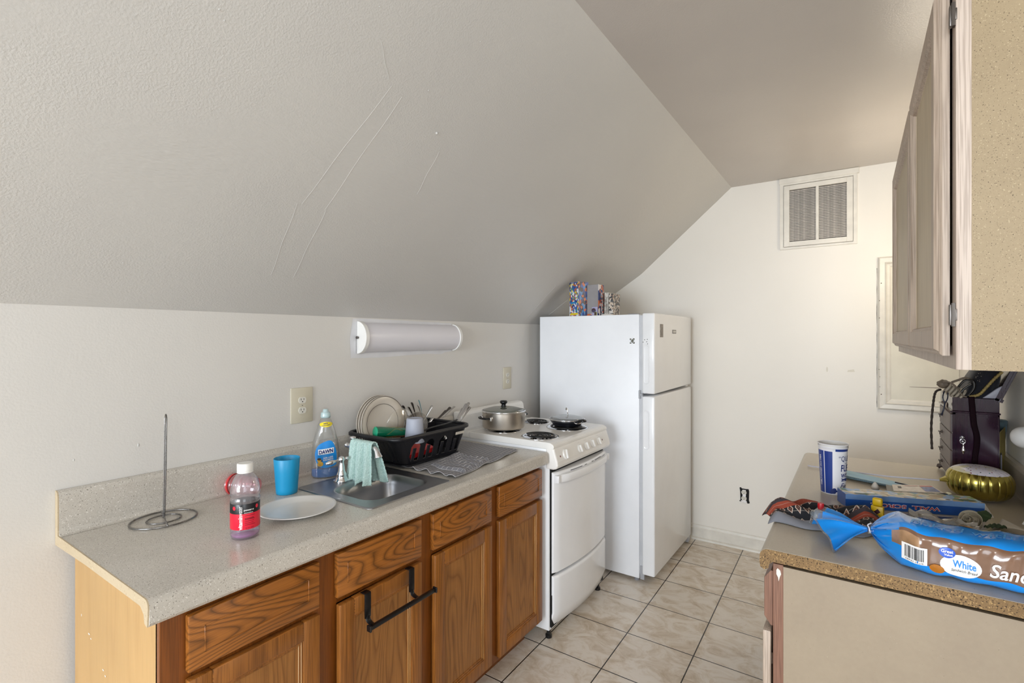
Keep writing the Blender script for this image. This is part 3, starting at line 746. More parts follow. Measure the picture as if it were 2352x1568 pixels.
RT = per(-1.822, -1.516, 1.39, 1.852, .045, 0); RB = per(-1.779, -1.552, 1.468, 1.822, .04, 0)
ZT, ZB = 1.052, .930
def rackwall(u, v):
    a = RT(u); b = RB(u); s = v
    return Vector((b[0]+(a[0]-b[0])*s, b[1]+(a[1]-b[1])*s, ZB+(ZT-ZB)*s))
def rackmask(u, v):
    x, y, z = rackwall(u, v)
    if x > -1.56 and 1.44 < y < 1.83 and 0 <= u < .35:
        cen = 1.50+.0
        for i in range(4):
            c_ = 1.512+i*.085; w_ = .027
            if abs(y-c_) < w_:
                top = .80-.0*i; bot = .12
                arch = top-.16*(abs(y-c_)/w_)**2.2
                if bot < v < arch and not (abs(y-c_+.004) < .009 and v < .58): return False
    if y < 1.485 and x < -1.57 and .12 < v < .9: return int(u*520) % 4 != 0
    return True
bm = B(); grid(bm, rackwall, 1040, 48, mask=rackmask); drop_loose(bm); obj('tub_wall', bm, M_RACK, rk, smooth='all', solid=.003)
bm = B(); ring = [rackwall(i/120, 1) for i in range(120)]
cen = Vector((-1.669, 1.621, 0)); 
rings = []
for p in ring:
    d = Vector((p.x-cen.x, p.y-cen.y, 0)).normalized()
    rings.append([p+d*a+Vector((0, 0, b)) for a, b in ((-.004, .002), (-.002, .008), (.008, .009), (.013, .005), (.013, -.006), (.009, -.008), (.008, -.004), (-.003, -.002))])
loft_closed(bm, rings); obj('rim', bm, M_RACK, rk, smooth='all')
bm = B(); loft(bm, [[rackwall(i/80, 0) for i in range(80)], [rackwall(i/80, 0)+Vector((0, 0, .004)) for i in range(80)]]); obj('floor', bm, M_RACK, rk)
bm = B(); loft_closed(bm, [[Vector((RB(i/80)[0], RB(i/80)[1], .930))+Vector(((RB(i/80)[0]-cen.x)*k, (RB(i/80)[1]-cen.y)*k, z)) for k, z in ((0, .002), (.05, .002), (.05, -.003), (0, -.003))] for i in range(80)]); obj('base_lip', bm, M_RACK, rk)
for x, y in ((-1.58, 1.52), (-1.58, 1.79), (-1.75, 1.52), (-1.75, 1.79)):
    bm = B(); lathe(bm, [(.008, .9215), (.009, .93)], (x, y), 12); obj('foot', bm, M_RACK, rk)
bm = B(); box(bm, -1.81, -1.733, 1.655, 1.659, .94, 1.05); box(bm, -1.735, -1.731, 1.655, 1.845, .94, 1.05, .001); obj('cutlery_compartment', bm, M_RACK, rk)
bm = B(); poly(bm, plane_fn((-1.5165, 1.78, 1.026), (.0, 1, 0), (.2, 0, 1), .0006), rc(-.03, .03, -.0065, .0065)); 
M_STK = flat('worn_sticker', '#cfc8bc', .6, var=.1, scale=150); obj('price_sticker', bm, M_STK, rk, clean=False, label='torn white barcode sticker')
# plates standing in the rack; disc faces the end of the rack
def rim_plate(R, c, tilt, yaw, name, label, matl, rings=True, group=None, prof=None):
    M = Matrix.Translation(c) @ Matrix.Rotation(yaw, 4, 'Z') @ Matrix.Rotation(PI/2+tilt, 4, 'X')
    t = thing(name, label, 'plate', c, group)
    bm = B(); lathe(bm, prof or [(.0005, -.004), (R*.55, -.004), (R*.60, -.001), (R*.72, .006), (R*.97, .014), (R, .0165), (R*.985, .0185), (R*.72, .0095), (R*.62, .004), (.0005, .003)], (0, 0), 64, M); obj('disc', bm, matl, t, smooth='all')
    if rings:
        for r0, z0, wd in ((R*.975, .0188, .0011), (R*.70, .0096, .0008)):
            bm = B(); tube(bm, [M @ Vector((r0*math.cos(a), r0*math.sin(a), z0)) for a in [2*PI*i/72 for i in range(72)]], wd, 6, True); obj('rim_band', bm, M_BAND, t, smooth='all')
    return t
M_BAND = flat('dark_rim_glaze', '#4a403a', .3); M_CREAM = flat('cream_stoneware', '#cdc4b7', .22, var=.02)
for i, (c, R, tl, lb) in enumerate((((-1.734, 1.505, 1.089), .119, -.07, 'front one of the cream plates with dark rim bands in the dish rack'), ((-1.748, 1.504, 1.090), .119, -.07, 'middle cream plate with dark rim band in the dish rack'), ((-1.762, 1.503, 1.091), .119, -.07, 'rearmost cream plate with dark rim band in the dish rack'))):
    rim_plate(R, c, tl, math.radians(86), 'dinner_plate', lb, M_CREAM, True, 'banded plates standing in the dish rack')
M_LID = clear('clear_lid_plastic', '#ece8e0', .16, .06, 1.2)
t = thing('plastic_cover', 'clear round plastic lid leaning behind the green tumbler', 'lid', (-1.605, 1.49, 1.05))
M = Matrix.Translation((-1.698, 1.580, 1.078)) @ Matrix.Rotation(math.radians(84), 4, 'Z') @ Matrix.Rotation(PI/2+.2, 4, 'X')
bm = B(); lathe(bm, [(.0005, .012), (.045, .012), (.05, .006), (.062, .004), (.066, .0), (.070, -.002), (.070, -.006)], (0, 0), 48, M, caps=(True, False)); obj('disc', bm, M_LID, t, smooth='all')
t = thing('glass_bowl', 'clear glass bowl standing behind the grey cup', 'bowl', (-1.65, 1.57, 1.05))
M = Matrix.Translation((-1.668, 1.640, 1.060)) @ Matrix.Rotation(math.radians(84), 4, 'Z') @ Matrix.Rotation(PI/2+.1, 4, 'X')
bm = B(); lathe(bm, [(.0005, -.03), (.03, -.03), (.04, -.024), (.058, -.004), (.068, .008), (.07, .010), (.068, .0115), (.055, -.002), (.0005, -.026)], (0, 0), 48, M); obj('bowl_wall', bm, M_LID, t, smooth='all')
# green tumbler lying on its side
t = thing('tumbler', 'translucent green tumbler with gold pattern lying in the dish rack', 'cup', (-1.66, 1.45, 1.04))
GA = Vector((-1.668, 1.412, 1.068)); GD = (Vector((-1.630, 1.545, 1.052))-GA).normalized()
M = Matrix.Translation(GA) @ GD.to_track_quat('Z', 'Y').to_matrix().to_4x4()
bm = B(); lathe(bm, [(.0005, .0), (.023, .0), (.0245, .003), (.0215, .10), (.0205, .135)][::1], (0, 0), 36, M, caps=(True, False)); tw = obj('wall', bm, clear('green_tumbler_plastic', '#0f7a56', .62, .08, 1.0), t, smooth='all')
bm = B(); lathe(bm, [(.0005, -.0008), (.0225, -.0008), (.0242, .0018)], (0, 0), 36, M); obj('base', bm, flat('green_base', '#1fa077', .3), t, smooth='all', label='brighter green closed end')
bm = B()
for k in range(9):
    a0 = random.uniform(0, 6.28); pp = []
    for i in range(12):
        s = i/11; zz = .045+.075*s; a = a0+.35*math.sin(s*6+k*2)+s*.6*(-1)**k; r = .0239-.0215*0-(zz)*.028+.0003; pp.append(M @ Vector((r*math.cos(a), r*math.sin(a), zz)))
    tube(bm, pp, .00055, 5)
obj('gold_pattern', bm, flat('gold_print', '#a8862c', .4), t, smooth='all')
# grey cup upside down
gc = (-1.560, 1.535)
bm = B(); lathe(bm, [(.041, 1.020), (.0425, 1.0205), (.0335, 1.118), (.0315, 1.1215), (.026, 1.1225), (.0245, 1.1205), (.0005, 1.1205)], gc, 44, caps=(False, True)); tag(obj('cup', bm, flat('grey_blue_cup', '#a3a7b4', .5, var=.02), smooth='all', solid=.001), 'blue-grey plastic cup upside down in the dish rack', 'cup')
# red container lid lying in the rack
bm = B()
M = Matrix.Translation((-1.605, 1.575, .966)) @ Matrix.Rotation(.18, 4, 'Y') @ Matrix.Rotation(.06, 4, 'X')
loft(bm, [[M @ v for v in rrect(-.055, .03, -.075, .10, .02, z)] for z in (-.007, .006)]+[[M @ v for v in rrect(-.048, .023, -.068, .093, .017, .008)]])
loft(bm, [[M @ v for v in rrect(-.06, .034, -.08, .105, .022, z)] for z in (-.012, -.008)])
tag(obj('container_lid', bm, flat('red_plastic', '#d32427', .35), smooth=True), 'red plastic container lid seen through the dish rack slots', 'lid')
# cutlery: one of each kind, then copies
def cutlery(kind, mat_):
    names = {'spoon': 'bowl', 'fork': 'tines', 'knife': 'blade'}
    t = thing('table_'+kind, 'x', kind)
    bm = B(); P = [(0, 0, 0), (0, 0, .03), (0, .001, .06), (0, .002, .09), (0, .0015, .105), (0, 0, .112)]
    tube(bm, spline(P, 4), [.002, .002, .0021, .0022, .0024, .0026, .003, .0035, .004, .0045, .005, .0056, .0062, .0068, .0073, .0078, .008, .0078, .007, .0055, .003][:21], 10, sq=(1, .28), up=(0, 1, 0)); obj('handle', bm, mat_, t, smooth='all')
    bm = B()
    if kind == 'spoon': tube(bm, spline([(0, 0, .002), (0, .002, -.015), (0, .006, -.035), (0, .003, -.055), (0, 0, -.062)], 3), [.002, .004, .007, .0105, .013, .0145, .015, .0145, .0135, .011, .008, .005, .002], 12, sq=(1, .2), up=(0, 1, 0))
    elif kind == 'fork':
        tube(bm, [(0, 0, .002), (0, 0, -.012), (0, .001, -.022), (0, .001, -.03)], [.002, .006, .010, .011], 10, sq=(1, .15), up=(0, 1, 0))
        for k in range(4): tube(bm, [((k-1.5)*.0055, .001, -.028), ((k-1.5)*.0055, .002, -.05), ((k-1.5)*.005, .0, -.065)], [.0016, .0013, .0006], 6)
    else: tube(bm, [(0, 0, .002), (0, 0, -.04), (0, .001, -.08), (0, .003, -.10)], [.003, .0085, .009, .003], 8, sq=(1, .12), up=(0, 1, 0))
    obj(names[kind], bm, mat_, t, smooth='all')
    return t
protos = {}
def place(kind, mkey, tip, base, roll, label, used):
    key = (kind, mkey)
    if key not in protos:
        t = cutlery(kind, {'c': M_CUT, 'd': M_CUTD, 't': M_TEAL, 'b': M_BLACK}[mkey]); protos[key] = t
    else:
        s = protos[key]; t = s.copy(); COL.objects.link(t)
        for ch in list(s.children):
            c_ = ch.copy(); COL.objects.link(c_); c_.parent = t
    t['label'] = label; t['category'] = kind; t['group'] = 'cutlery standing in the dish rack'
    tip = Vector(tip); d = (tip-Vector(base)).normalized()
    t.rotation_mode = 'QUATERNION'; t.rotation_quaternion = d.to_track_quat('Z', 'Y') @ Matrix.Rotation(roll, 3, 'Z').to_quaternion()
    t.location = tip-d*.112
M_TEAL = flat('teal_cutlery_handle', '#4a93a3', .35)
CU = [('knife', 'd', (-1.800, 1.690, 1.140), (-1.770, 1.745, 1.02), .6, 'dark handled table knife, leftmost cutlery piece in the dish rack'),
      ('spoon', 'c', (-1.788, 1.715, 1.132), (-1.758, 1.77, 1.02), .5, 'shiny spoon just right of the dark knife in the dish rack'),
      ('fork', 'd', (-1.806, 1.755, 1.148), (-1.788, 1.79, 1.03), .5, 'dull brownish fork behind the shiny spoon in the dish rack'),
      ('knife', 't', (-1.788, 1.785, 1.158), (-1.752, 1.80, 1.02), .6, 'teal handled knife standing in the dish rack'),
      ('fork', 'c', (-1.780, 1.770, 1.135), (-1.750, 1.80, 1.02), .4, 'silver fork standing against the teal handled knife'),
      ('spoon', 'c', (-1.745, 1.840, 1.127), (-1.775, 1.78, 1.02), .7, 'wide handled spoon leaning right, alone at the middle of the rack'),
      ('spoon', 'c', (-1.75, 1.850, 1.066), (-1.77, 1.80, 1.0), .7, 'short spoon handle barely showing over the rear rack rim'),
      ('fork', 'd', (-1.745, 1.945, 1.090), (-1.775, 1.83, 1.01), .6, 'dull fork leaning out beyond the far rim, left of its neighbours'),
      ('fork', 'd', (-1.735, 1.965, 1.105), (-1.765, 1.83, 1.01), .6, 'dull fork leaning out beyond the far rim, second of the pair'),
      ('knife', 'c', (-1.715, 1.975, 1.110), (-1.745, 1.83, 1.01), .2, 'thin bright knife leaning out beyond the far rim'),
      ('knife', 'c', (-1.600, 1.945, 1.128), (-1.62, 1.845, 1.02), .5, 'pale knife handle, topmost of the bundle at the far right corner'),
      ('knife', 'c', (-1.615, 1.950, 1.134), (-1.635, 1.85, 1.02), .5, 'bright knife handle in the middle of the far corner bundle'),
      ('fork', 'c', (-1.592, 1.950, 1.120), (-1.605, 1.85, 1.02), .5, 'silver fork at the right of the far corner bundle'),
      ('spoon', 'c', (-1.626, 1.935, 1.112), (-1.64, 1.85, 1.01), .5, 'silver spoon at the left of the far corner bundle'),
      ('fork', 'c', (-1.604, 1.957, 1.140), (-1.63, 1.855, 1.03), .5, 'highest silver fork of the far corner bundle')]
for c_ in CU: place(*c_, None)
bm = B(); tube(bm, spline([(-1.57, 1.50, 1.045), (-1.565, 1.62, 1.062), (-1.572, 1.75, 1.066), (-1.59, 1.845, 1.070)], 5), .006, 10, sq=(1, .6)); bmx = B()
ut = thing('spatula', 'long black handled kitchen utensil lying along the dish rack rim', 'utensil', (-1.57, 1.65, 1.05)); obj('handle', bm, M_BLACK, ut, smooth='all')
bm = B(); tube(bm, [(-1.572, 1.50, 1.043), (-1.58, 1.47, 1.035), (-1.585, 1.44, 1.03)], [.006, .018, .02], 12, sq=(1, .15)); obj('blade', bm, M_CUT, ut, smooth='all')

# ================================================================ wall fittings
lf = thing('wall_light', 'long half-round white wall light with pull chain above the sink', 'wall light', (XL, 1.77, 1.465))
def half(r0, r1, ya, yb, n=24):
    rings = []
    for y in (ya, yb): rings.append([Vector((XL+.002+r0*math.sin(PI*i/n), y, 1.4665-r1*math.cos(PI*i/n))) for i in range(n+1)])
    return rings
bm = B(); loft(bm, half(.058, .068, 1.478, 2.108)); obj('diffuser', bm, flat('milky_diffuser', '#e0dee4', .28, var=0), lf, smooth=True, label='milky ribbed diffuser')
for ya, yb, r in ((1.462, 1.482, .073), (2.104, 2.122, .073)):
    bm = B(); loft(bm, half(.064, r, ya, yb)); obj('end_cap', bm, M_WHITE2, lf, smooth=True, bevel=.0015)
bm = B(); tube(bm, [(XL+.012, 1.463, 1.466), (XL+.012, 1.452, 1.466)], [.005, .0065], 12); sw = obj('pull_switch', bm, M_CUTD, lf, smooth=True)
bm = B()
for k in range(22):
    q = bmesh.ops.create_icosphere(bm, subdivisions=1, radius=.0013)
    for v in q['verts']: v.co += Vector((XL+.012, 1.450, 1.460-k*.003))
obj('pull_chain', bm, M_CUTD, sw)
M_ALM = flat('almond_plastic', '#c9c2ae', .35, var=.01); M_RCP = flat('receptacle_white', '#d9d6cc', .35, var=0)
def outlet(name, label, c, nx, w_=.074, h=.125, mats=(None, None), plate=True):
    # nx: outward normal; u: horizontal axis on the wall
    n = Vector(nx); u = Vector((0, 0, 1)).cross(n); c = Vector(c)
    t = thing(name, label, 'outlet', c)
    R = Matrix((u.to_tuple()+(0,), n.to_tuple()+(0,), (0, 0, 1, 0), (0, 0, 0, 1))).transposed(); M = Matrix.Translation(c) @ R
    if plate:
        bm = B(); box(bm, -w_/2, w_/2, 0, .006, -h/2, h/2, .003, M=M); obj('cover_plate', bm, mats[0] or M_ALM, t, smooth=True)
        bm = B(); lathe(bm, [(.0026, 0), (.0026, .0012), (.0005, .0016)], (0, 0), 12, M @ Matrix.Translation((0, .006, 0)) @ Matrix.Rotation(-PI/2, 4, 'X')); obj('screw', bm, M_CUT, t)
    for s in (1, -1):
        pts = []
        for i in range(28):
            a = 2*PI*i/28; pts.append((.0165*math.cos(a), max(-.0125, min(.0125, .0165*math.sin(a)))))
        bm = B(); prism(bm, [(p, q+s*.0205) for p, q in pts], 'y', .004, .0085)
        for v in bm.verts: v.co = M @ v.co
        r = obj('receptacle', bm, mats[1] or M_RCP, t)
        bm = B()
        for x in (-.0062, .0062): box(bm, x-.001, x+.001, .0080, .0088, s*.0205-.0005, s*.0205+.0075, M=M)
        prism(bm, [(.0026*math.cos(a), s*.0205-.0065+max(-.0015, .0026*math.sin(a))) for a in [2*PI*i/12 for i in range(12)]], 'y', .0080, .0088)
        for v in list(bm.verts)[16:]: v.co = M @ v.co
        obj('slots', bm, M_DARK, r)
    return t
outlet('electrical_outlet', 'almond duplex outlet with oversized plate above the soap bottle', (XL, 1.190, 1.1935), (1, 0, 0), .098, .142)
outlet('electrical_outlet', 'almond duplex outlet above the stove beside the refrigerator', (XL, 2.634, 1.207), (1, 0, 0), .088, .138)
o3 = outlet('electrical_outlet', 'bare duplex outlet without cover plate low on the back wall', (-.645, YB-.004, .372), (0, -1, 0), plate=False)
bm = B(); pts = [(-.034, .048), (-.026, .052), (-.018, .044), (.010, .044), (.024, .046), (.028, .03), (.026, -.03), (.032, -.05), (.018, -.056), (.012, -.045), (-.012, -.044), (-.02, -.05), (-.036, -.046), (-.028, -.035), (-.030, .02)]
poly(bm, lambda x, z: Vector((-.641+x, YB-.0012, .372+z)), pts); obj('wall_cavity', bm, M_DARK, o3, clean=False, label='dark ragged hole around the outlet')
bm = B(); box(bm, -.665, -.628, YB-.006, YB-.003, .322, .335); box(bm, -.655, -.633, YB-.008, YB-.003, .335, .41); obj('mounting_strap', bm, M_CUT, o3)
# louvred return air vent high on the back wall
vt = thing('air_vent', 'white louvred air vent with a trim board at the top of the back wall', 'vent', (-.21, YB, 2.05))
bm = B(); box(bm, -.428, .012, YB-.016, YB, 2.487, 2.522, .002); obj('header_board', bm, M_TRIM, vt)
bm = B()
for r in ((-.424, -.402, 2.05, 2.487), (-.018, .002, 2.05, 2.487), (-.4025, -.0175, 2.05, 2.064), (-.4025, -.0175, 2.474, 2.487)): box(bm, r[0], r[1], YB-.014, YB, r[2], r[3], .001)
obj('outer_frame', bm, M_TRIM, vt)
bm = B()
for r in ((-.400, -.368, 2.067, 2.47), (-.052, -.020, 2.067, 2.47), (-.368, -.052, 2.067, 2.098), (-.368, -.052, 2.44, 2.47), (-.218, -.202, 2.098, 2.44)): box(bm, r[0], r[1], YB-.018, YB-.004, r[2], r[3], .001)
obj('grille_frame', bm, M_TRIM, vt)
bm = B(); box(bm, -.368, -.052, YB-.004, YB-.001, 2.098, 2.44); obj('backing', bm, flat('vent_backing_grey', '#6f6a66', .9, var=.3, scale=80), vt)  # mottled grey sheet closing the grille behind the slats
sm = flat('dusty_slat', '#d6d1cb', .5, var=.18, scale=90)
NS = 32
sl_b = B(); prism(sl_b, [(-.0035, -.0085), (.0035, -.0005), (.0040, -.0015), (-.0030, -.0095)], 'x', -.075, .075); 
first = None
for k in range(NS):
    for xc in (-.293, -.127):
        z = 2.106+k*(.332/NS)+.004
        if first is None:
            bm = B(); prism(bm, [(YB-.013, z-.005), (YB-.006, z+.003), (YB-.0055, z+.002), (YB-.0125, z-.006)], 'x', xc-.075, xc+.075); first = obj('slat', bm, sm, vt); z_0, x_0 = z, xc
        else:
            c_ = first.copy(); COL.objects.link(c_); c_.parent = vt; c_.location = (xc-x_0, 0, z-z_0)
sl_b.free()
# framed access panel on the back wall, running behind the wall cabinet
ap = thing('access_panel', 'cream painted panel framed in stepped moulding on the back wall', 'wall panel', (.3, YB, 1.03))
def mould(bm, p0, p1, side):
    prof = [(0, 0), (.004, .012), (.010, .018), (.034, .016), (.040, .020), (.046, .013), (.058, .010), (.066, .004), (.066, 0)]
    rings = []
    for k, (px_, pz_) in enumerate((p0, p1)):
        ring = []
        for d, h in prof:
            if side == 'l': x, z = px_+d, pz_+(d if k == 0 else -d)
            elif side == 'b': x, z = px_+(d if k == 0 else 0), pz_+d
            else: x, z = px_+(d if k == 0 else 0), pz_-d
            ring.append(Vector((x, YB-h-.004, z)))
        rings.append(ring)
    loft(bm, rings)
for s_, a_, b_ in (('l', (.105, 1.03), (.105, 1.955)), ('b', (.105, 1.03), (XR-.001, 1.03)), ('t', (.105, 1.955), (XR-.001, 1.955))):
    bm = B(); mould(bm, a_, b_, s_); obj('moulding', bm, M_TRIM, ap)
bm = B(); box(bm, .15, XR-.001, YB-.008, YB-.001, 1.08, 1.91); obj('board', bm, flat('cream_board', '#ddd8c9', .5), ap)
bm = B(); box(bm, .103, XR-.001, YB-.006, YB-.0008, 1.028, 1.957); obj('backing', bm, M_TRIM, ap)
bm = B()
for x, z, r in ((.122, 1.795, .003), (.113, 1.69, .0024), (.113, 1.585, .0024), (.111, 1.273, .002), (.115, 1.229, .002), (.115, 1.168, .002), (.122, 1.123, .003)):
    lathe(bm, [(r, 0), (r*.8, .001), (.0003, .0012)], (0, 0), 10, Matrix.Translation((x, YB-.0215, z)) @ Matrix.Rotation(PI/2, 4, 'X'))
obj('nail_holes', bm, flat('nail_hole', '#3a2410', .8), ap)
bm = B()
pts = []
for i in range(26):
    z = 1.04+i*.034; pts.append((.1005+random.uniform(-.002, .001), z))
poly(bm, lambda x, z: Vector((x, YB-.0006, z)), [(.104, 1.04)]+pts+[(.104, 1.89)]); obj('edge_shadow', bm, flat('edge_shadow_grey', '#9a958e', .8, var=.25, scale=30), ap, clean=False, label='grey strip painted as the panel edge shadow')  # cast shadow along the panel's left border, drawn as a ragged grey strip
# smudges on the back wall paint
bm = B(); poly(bm, lambda x, z: Vector((x, YB-.0005, z)), [(-.05, 1.25), (-.01, 1.252), (-.015, 1.268), (-.045, 1.262)]); poly(bm, lambda x, z: Vector((x, YB-.0005, z)), ell(-.157, 1.262, .005, .017, 10)); 
struct('trim_4', bm, flat('wall_smudge', '#dad5c8', .5), clean=False)
# ================================================================ stove
st = thing('stove', 'white freestanding electric coil stove between the oak cabinet and the refrigerator', 'stove', (-1.5, 2.41, 0))
SYA, SYB = 2.100, 2.722
bm = B(); box(bm, XL+.03, -1.228, SYA+.004, SYB-.004, .045, .925, .003); obj('body', bm, M_WHITE, st, smooth=True)
bm = B(); box(bm, -1.229, -1.219, SYA+.012, SYB-.012, .06, .835); obj('front_gap', bm, M_DARK, st)
for x in (-1.245, -1.75):
    for y in (SYA+.03, SYB-.03):
        bm = B(); lathe(bm, [(.016, 0), (.016, .014), (.010, .018), (.010, .046)], (x, y), 16); obj('foot', bm, M_BLACK, st)
bm = B()
prism(bm, [(-1.725, .925), (-1.725, .952), (-1.720, .958), (-1.245, .958), (-1.222, .957), (-1.207, .951), (-1.200, .942), (-1.200, .934), (-1.205, .925)], 'y', SYA, SYB)
obj('cooktop', bm, M_BISQ, st, bevel=.003)
bm = B(); box(bm, XL+.025, -1.728, SYA, SYB, .925, .953, .004); obj('rear_ledge', bm, M_BISQ, st, smooth=True)
bm = B(); prism(bm, [(-1.835, .945), (-1.775, .945), (-1.768, .965), (-1.778, 1.04), (-1.79, 1.055), (-1.82, 1.06), (-1.835, 1.055)], 'y', SYA, SYB); obj('backguard', bm, M_BISQ, st, bevel=.006)
bm = B(); prism(bm, [(-1.245, .932), (-1.201, .932), (-1.192, .905), (-1.180, .868), (-1.178, .850), (-1.186, .834), (-1.205, .829), (-1.245, .829)], 'y', SYA, SYB); obj('control_panel', bm, M_BISQ, st, bevel=.008)
KN = Vector((.92, 0, .34)).normalized()
kq = KN.to_track_quat('Z', 'X')
def on_panel(y, s=0): return Vector((-1.1875, y, .889))+Vector((-.34, 0, .92))*s
for y, r in ((2.195, .0255), (2.350, .0215), (2.426, .0215), (2.500, .0215), (2.578, .0215)):
    M = Matrix.Translation(on_panel(y)) @ kq.to_matrix().to_4x4()
    bm = B(); lathe(bm, [(r, 0), (r, .004), (r*.93, .008), (r*.82, .009), (.0005, .010)], (0, 0), 36, M); k = obj('knob', bm, M_WHITE2, st, smooth=True)
    an = math.radians(-14 if r > .022 else 6)
    M2 = M @ Matrix.Rotation(an, 4, 'Z')
    bm = B(); loft(bm, [[M2 @ Vector((x*w1, y_*w2, z)) for x, y_ in [(p.x, p.y) for p in rrect(-1, 1, -1, 1, .55, 0, 3)]] for z, w1, w2 in ((.007, r*.95, .0085), (.013, r*.90, .0075), (.0165, r*.84, .0055), (.0175, r*.76, .0035))]); obj('grip', bm, M_WHITE2, k, smooth='all')
for y in (2.143, 2.628):
    M = Matrix.Translation(on_panel(y, -.0)) @ kq.to_matrix().to_4x4(); bm = B(); lathe(bm, [(.0045, -.001), (.0045, .0015), (.0005, .002)], (0, 0), 14, M); obj('indicator_light', bm, flat('dark_red_lens', '#6a1a18', .3), st)
M_MARK = flat('faded_marks', '#8b857d', .6)
bm = B()
for y in (2.195, 2.350, 2.426, 2.500, 2.578):
    for dy, w_ in ((-.012, .003), (-.002, .005), (.010, .003)):
        poly(bm, lambda a, b, y=y: on_panel(y+a, .0305+b)+KN*.0022, rc(dy, dy+w_, 0, .0012))
obj('dial_marks', bm, M_MARK, st, clean=False)
# bowed oven door and drawer
def bowed(y0, y1, z0, z1, xe, xc, xb, chamfer=0, name='oven_door', cz=None, nz=10):
    bm = B(); n = 28; rings = []
    zs = [z0, z0+.006]+([z0+chamfer] if chamfer else [])+[z1-.008, z1]
    ins = [.012, .002]+([0] if chamfer else [])+[0, .008]
    if chamfer: ins[0] = .030; ins[1] = .024
    for z, k in zip(zs, ins):
        ring = []
        for i in range(n+1):
            s = i/n; y = y0+(y1-y0)*s; x = xe+(xc-xe)*(1-(2*s-1)**2)
            e = min(s, 1-s)*n
            if e < 1: x -= .008*(1-e)
            ring.append(Vector((x-k, y, z)))
        ring += [Vector((xb, y1, z)), Vector((xb, y0, z))]; rings.append(ring)
    loft(bm, rings); return bm
bm = bowed(SYA+.014, SYB-.010, .322, .812, -1.200, -1.168, -1.224); od = obj('oven_door', bm, M_WHITE, st, smooth=True, bevel=.003)
bm = bowed(SYA+.014, SYB-.010, .062, .310, -1.200, -1.168, -1.224, chamfer=.07); obj('storage_drawer', bm, M_WHITE, st, smooth=True, bevel=.003)
# handle: shelf-like bar with a bowed front
bm = B(); rings = []
n = 26
for i in range(n+1):
    s = i/n; y = SYA+.018+(SYB-SYA-.030)*s; b = (1-(2*s-1)**2); x = -1.196+.030*b+.018*min(1, min(s, 1-s)*9)
    rings.append([Vector((x-.014, y, .800)), Vector((x-.002, y, .799)), Vector((x+.002, y, .792)), Vector((x+.002, y, .768)), Vector((x-.002, y, .762)), Vector((x-.012, y, .762)), Vector((x-.014, y, .770))])
loft(bm, rings); obj('door_handle', bm, M_WHITE, od, smooth=True)
for y in (SYA+.026, SYB-.022):
    bm = B(); box(bm, -1.205, -1.180, y-.011, y+.011, .764, .799, .002); obj('handle_bracket', bm, M_WHITE, od, smooth=True)
bm = B()
for a, b in ((2.235, 2.345), (2.372, 2.395), (2.455, 2.478), (2.496, 2.590)):
    Q = []
    for i in range(13):
        y = a+(b-a)*i/12; s = (y-SYA-.014)/(SYB-SYA-.024); Q.append(Vector((-1.200+.032*(1-(2*s-1)**2)-.0002, y, .8035)))
    tube(bm, Q, .0014, 6)
obj('vent_slots', bm, M_DARK, od)
# coil burners
def burner(cx, cy, R, nm):
    bm = B(); lathe(bm, [(R, .9584), (R-.002, .9608), (R-.008, .9608), (R-.013, .957), (R*.5, .950), (.001, .950)], (cx, cy), 48); p = obj('drip_pan', bm, M_CHROME, st, smooth='all')
    bm = B(); pp = []; turns = 4 if R > .1 else 3.5; N = int(turns*40)
    r0, r1 = .014, R-.018
    for i in range(N+1):
        a = 2*PI*turns*i/N; r = r0+(r1-r0)*i/N; pp.append((cx+r*math.cos(a), cy+r*math.sin(a), .9655))
    tube(bm, pp, .0046 if R < .1 else .005, 8, sq=(1, .8)); obj('coil', bm, M_COIL, p, smooth='all')
    bm = B()
    for k in range(3):
        a = 2*PI*k/3+.4; u = Vector((math.cos(a), math.sin(a), 0)); tube(bm, [Vector((cx, cy, .958))+u*.008, Vector((cx, cy, .960))+u*(R-.006)], .0022, 6)
    obj('coil_support', bm, M_CUT, p)
BUR = [(-1.600, 2.250, .098), (-1.342, 2.208, .098), (-1.583, 2.565, .084), (-1.352, 2.520, .117)]
for a, b, r in BUR: burner(a, b, r, '')
# stock pot with glass lid
pt = thing('cooking_pot', 'worn aluminium pot with glass lid on the left rear stove burner', 'pot', (-1.61, 2.262, .971))
pc_ = (-1.610, 2.262); b = .9705
bm = B(); lathe(bm, [(.001, b), (.108, b), (.114, b+.004), (.1165, b+.012), (.1175, b+.085), (.1195, b+.087), (.1195, b+.0895), (.116, b+.0895), (.1145, b+.084), (.112, b+.008), (.001, b+.006)], pc_, 64); obj('pot_wall', bm, M_ALU, pt, smooth=True)
bm = B(); lathe(bm, [(.1205, b+.090), (.1215, b+.094), (.1195, b+.0965), (.117, b+.096)], pc_, 64, caps=(False, False)); pl = obj('lid_rim', bm, M_CHROME, pt, smooth='all', solid=.001)
bm = B(); lathe(bm, [(.118, b+.096), (.10, b+.102), (.07, b+.110), (.04, b+.1145), (.018, b+.116), (.001, b+.1162)], pc_, 56); obj('lid', bm, clear('smoky_lid_glass', '#7d8276', .55, .06, 1.3), pt, smooth='all', label='domed glass lid')
bm = B(); lathe(bm, [(.016, b+.116), (.013, b+.120), (.0115, b+.127), (.015, b+.131), (.0205, b+.136), (.0215, b+.142), (.0175, b+.1475), (.008, b+.149), (.0005, b+.149)], pc_, 28); obj('lid_knob', bm, M_BLACK, pt, smooth='all')
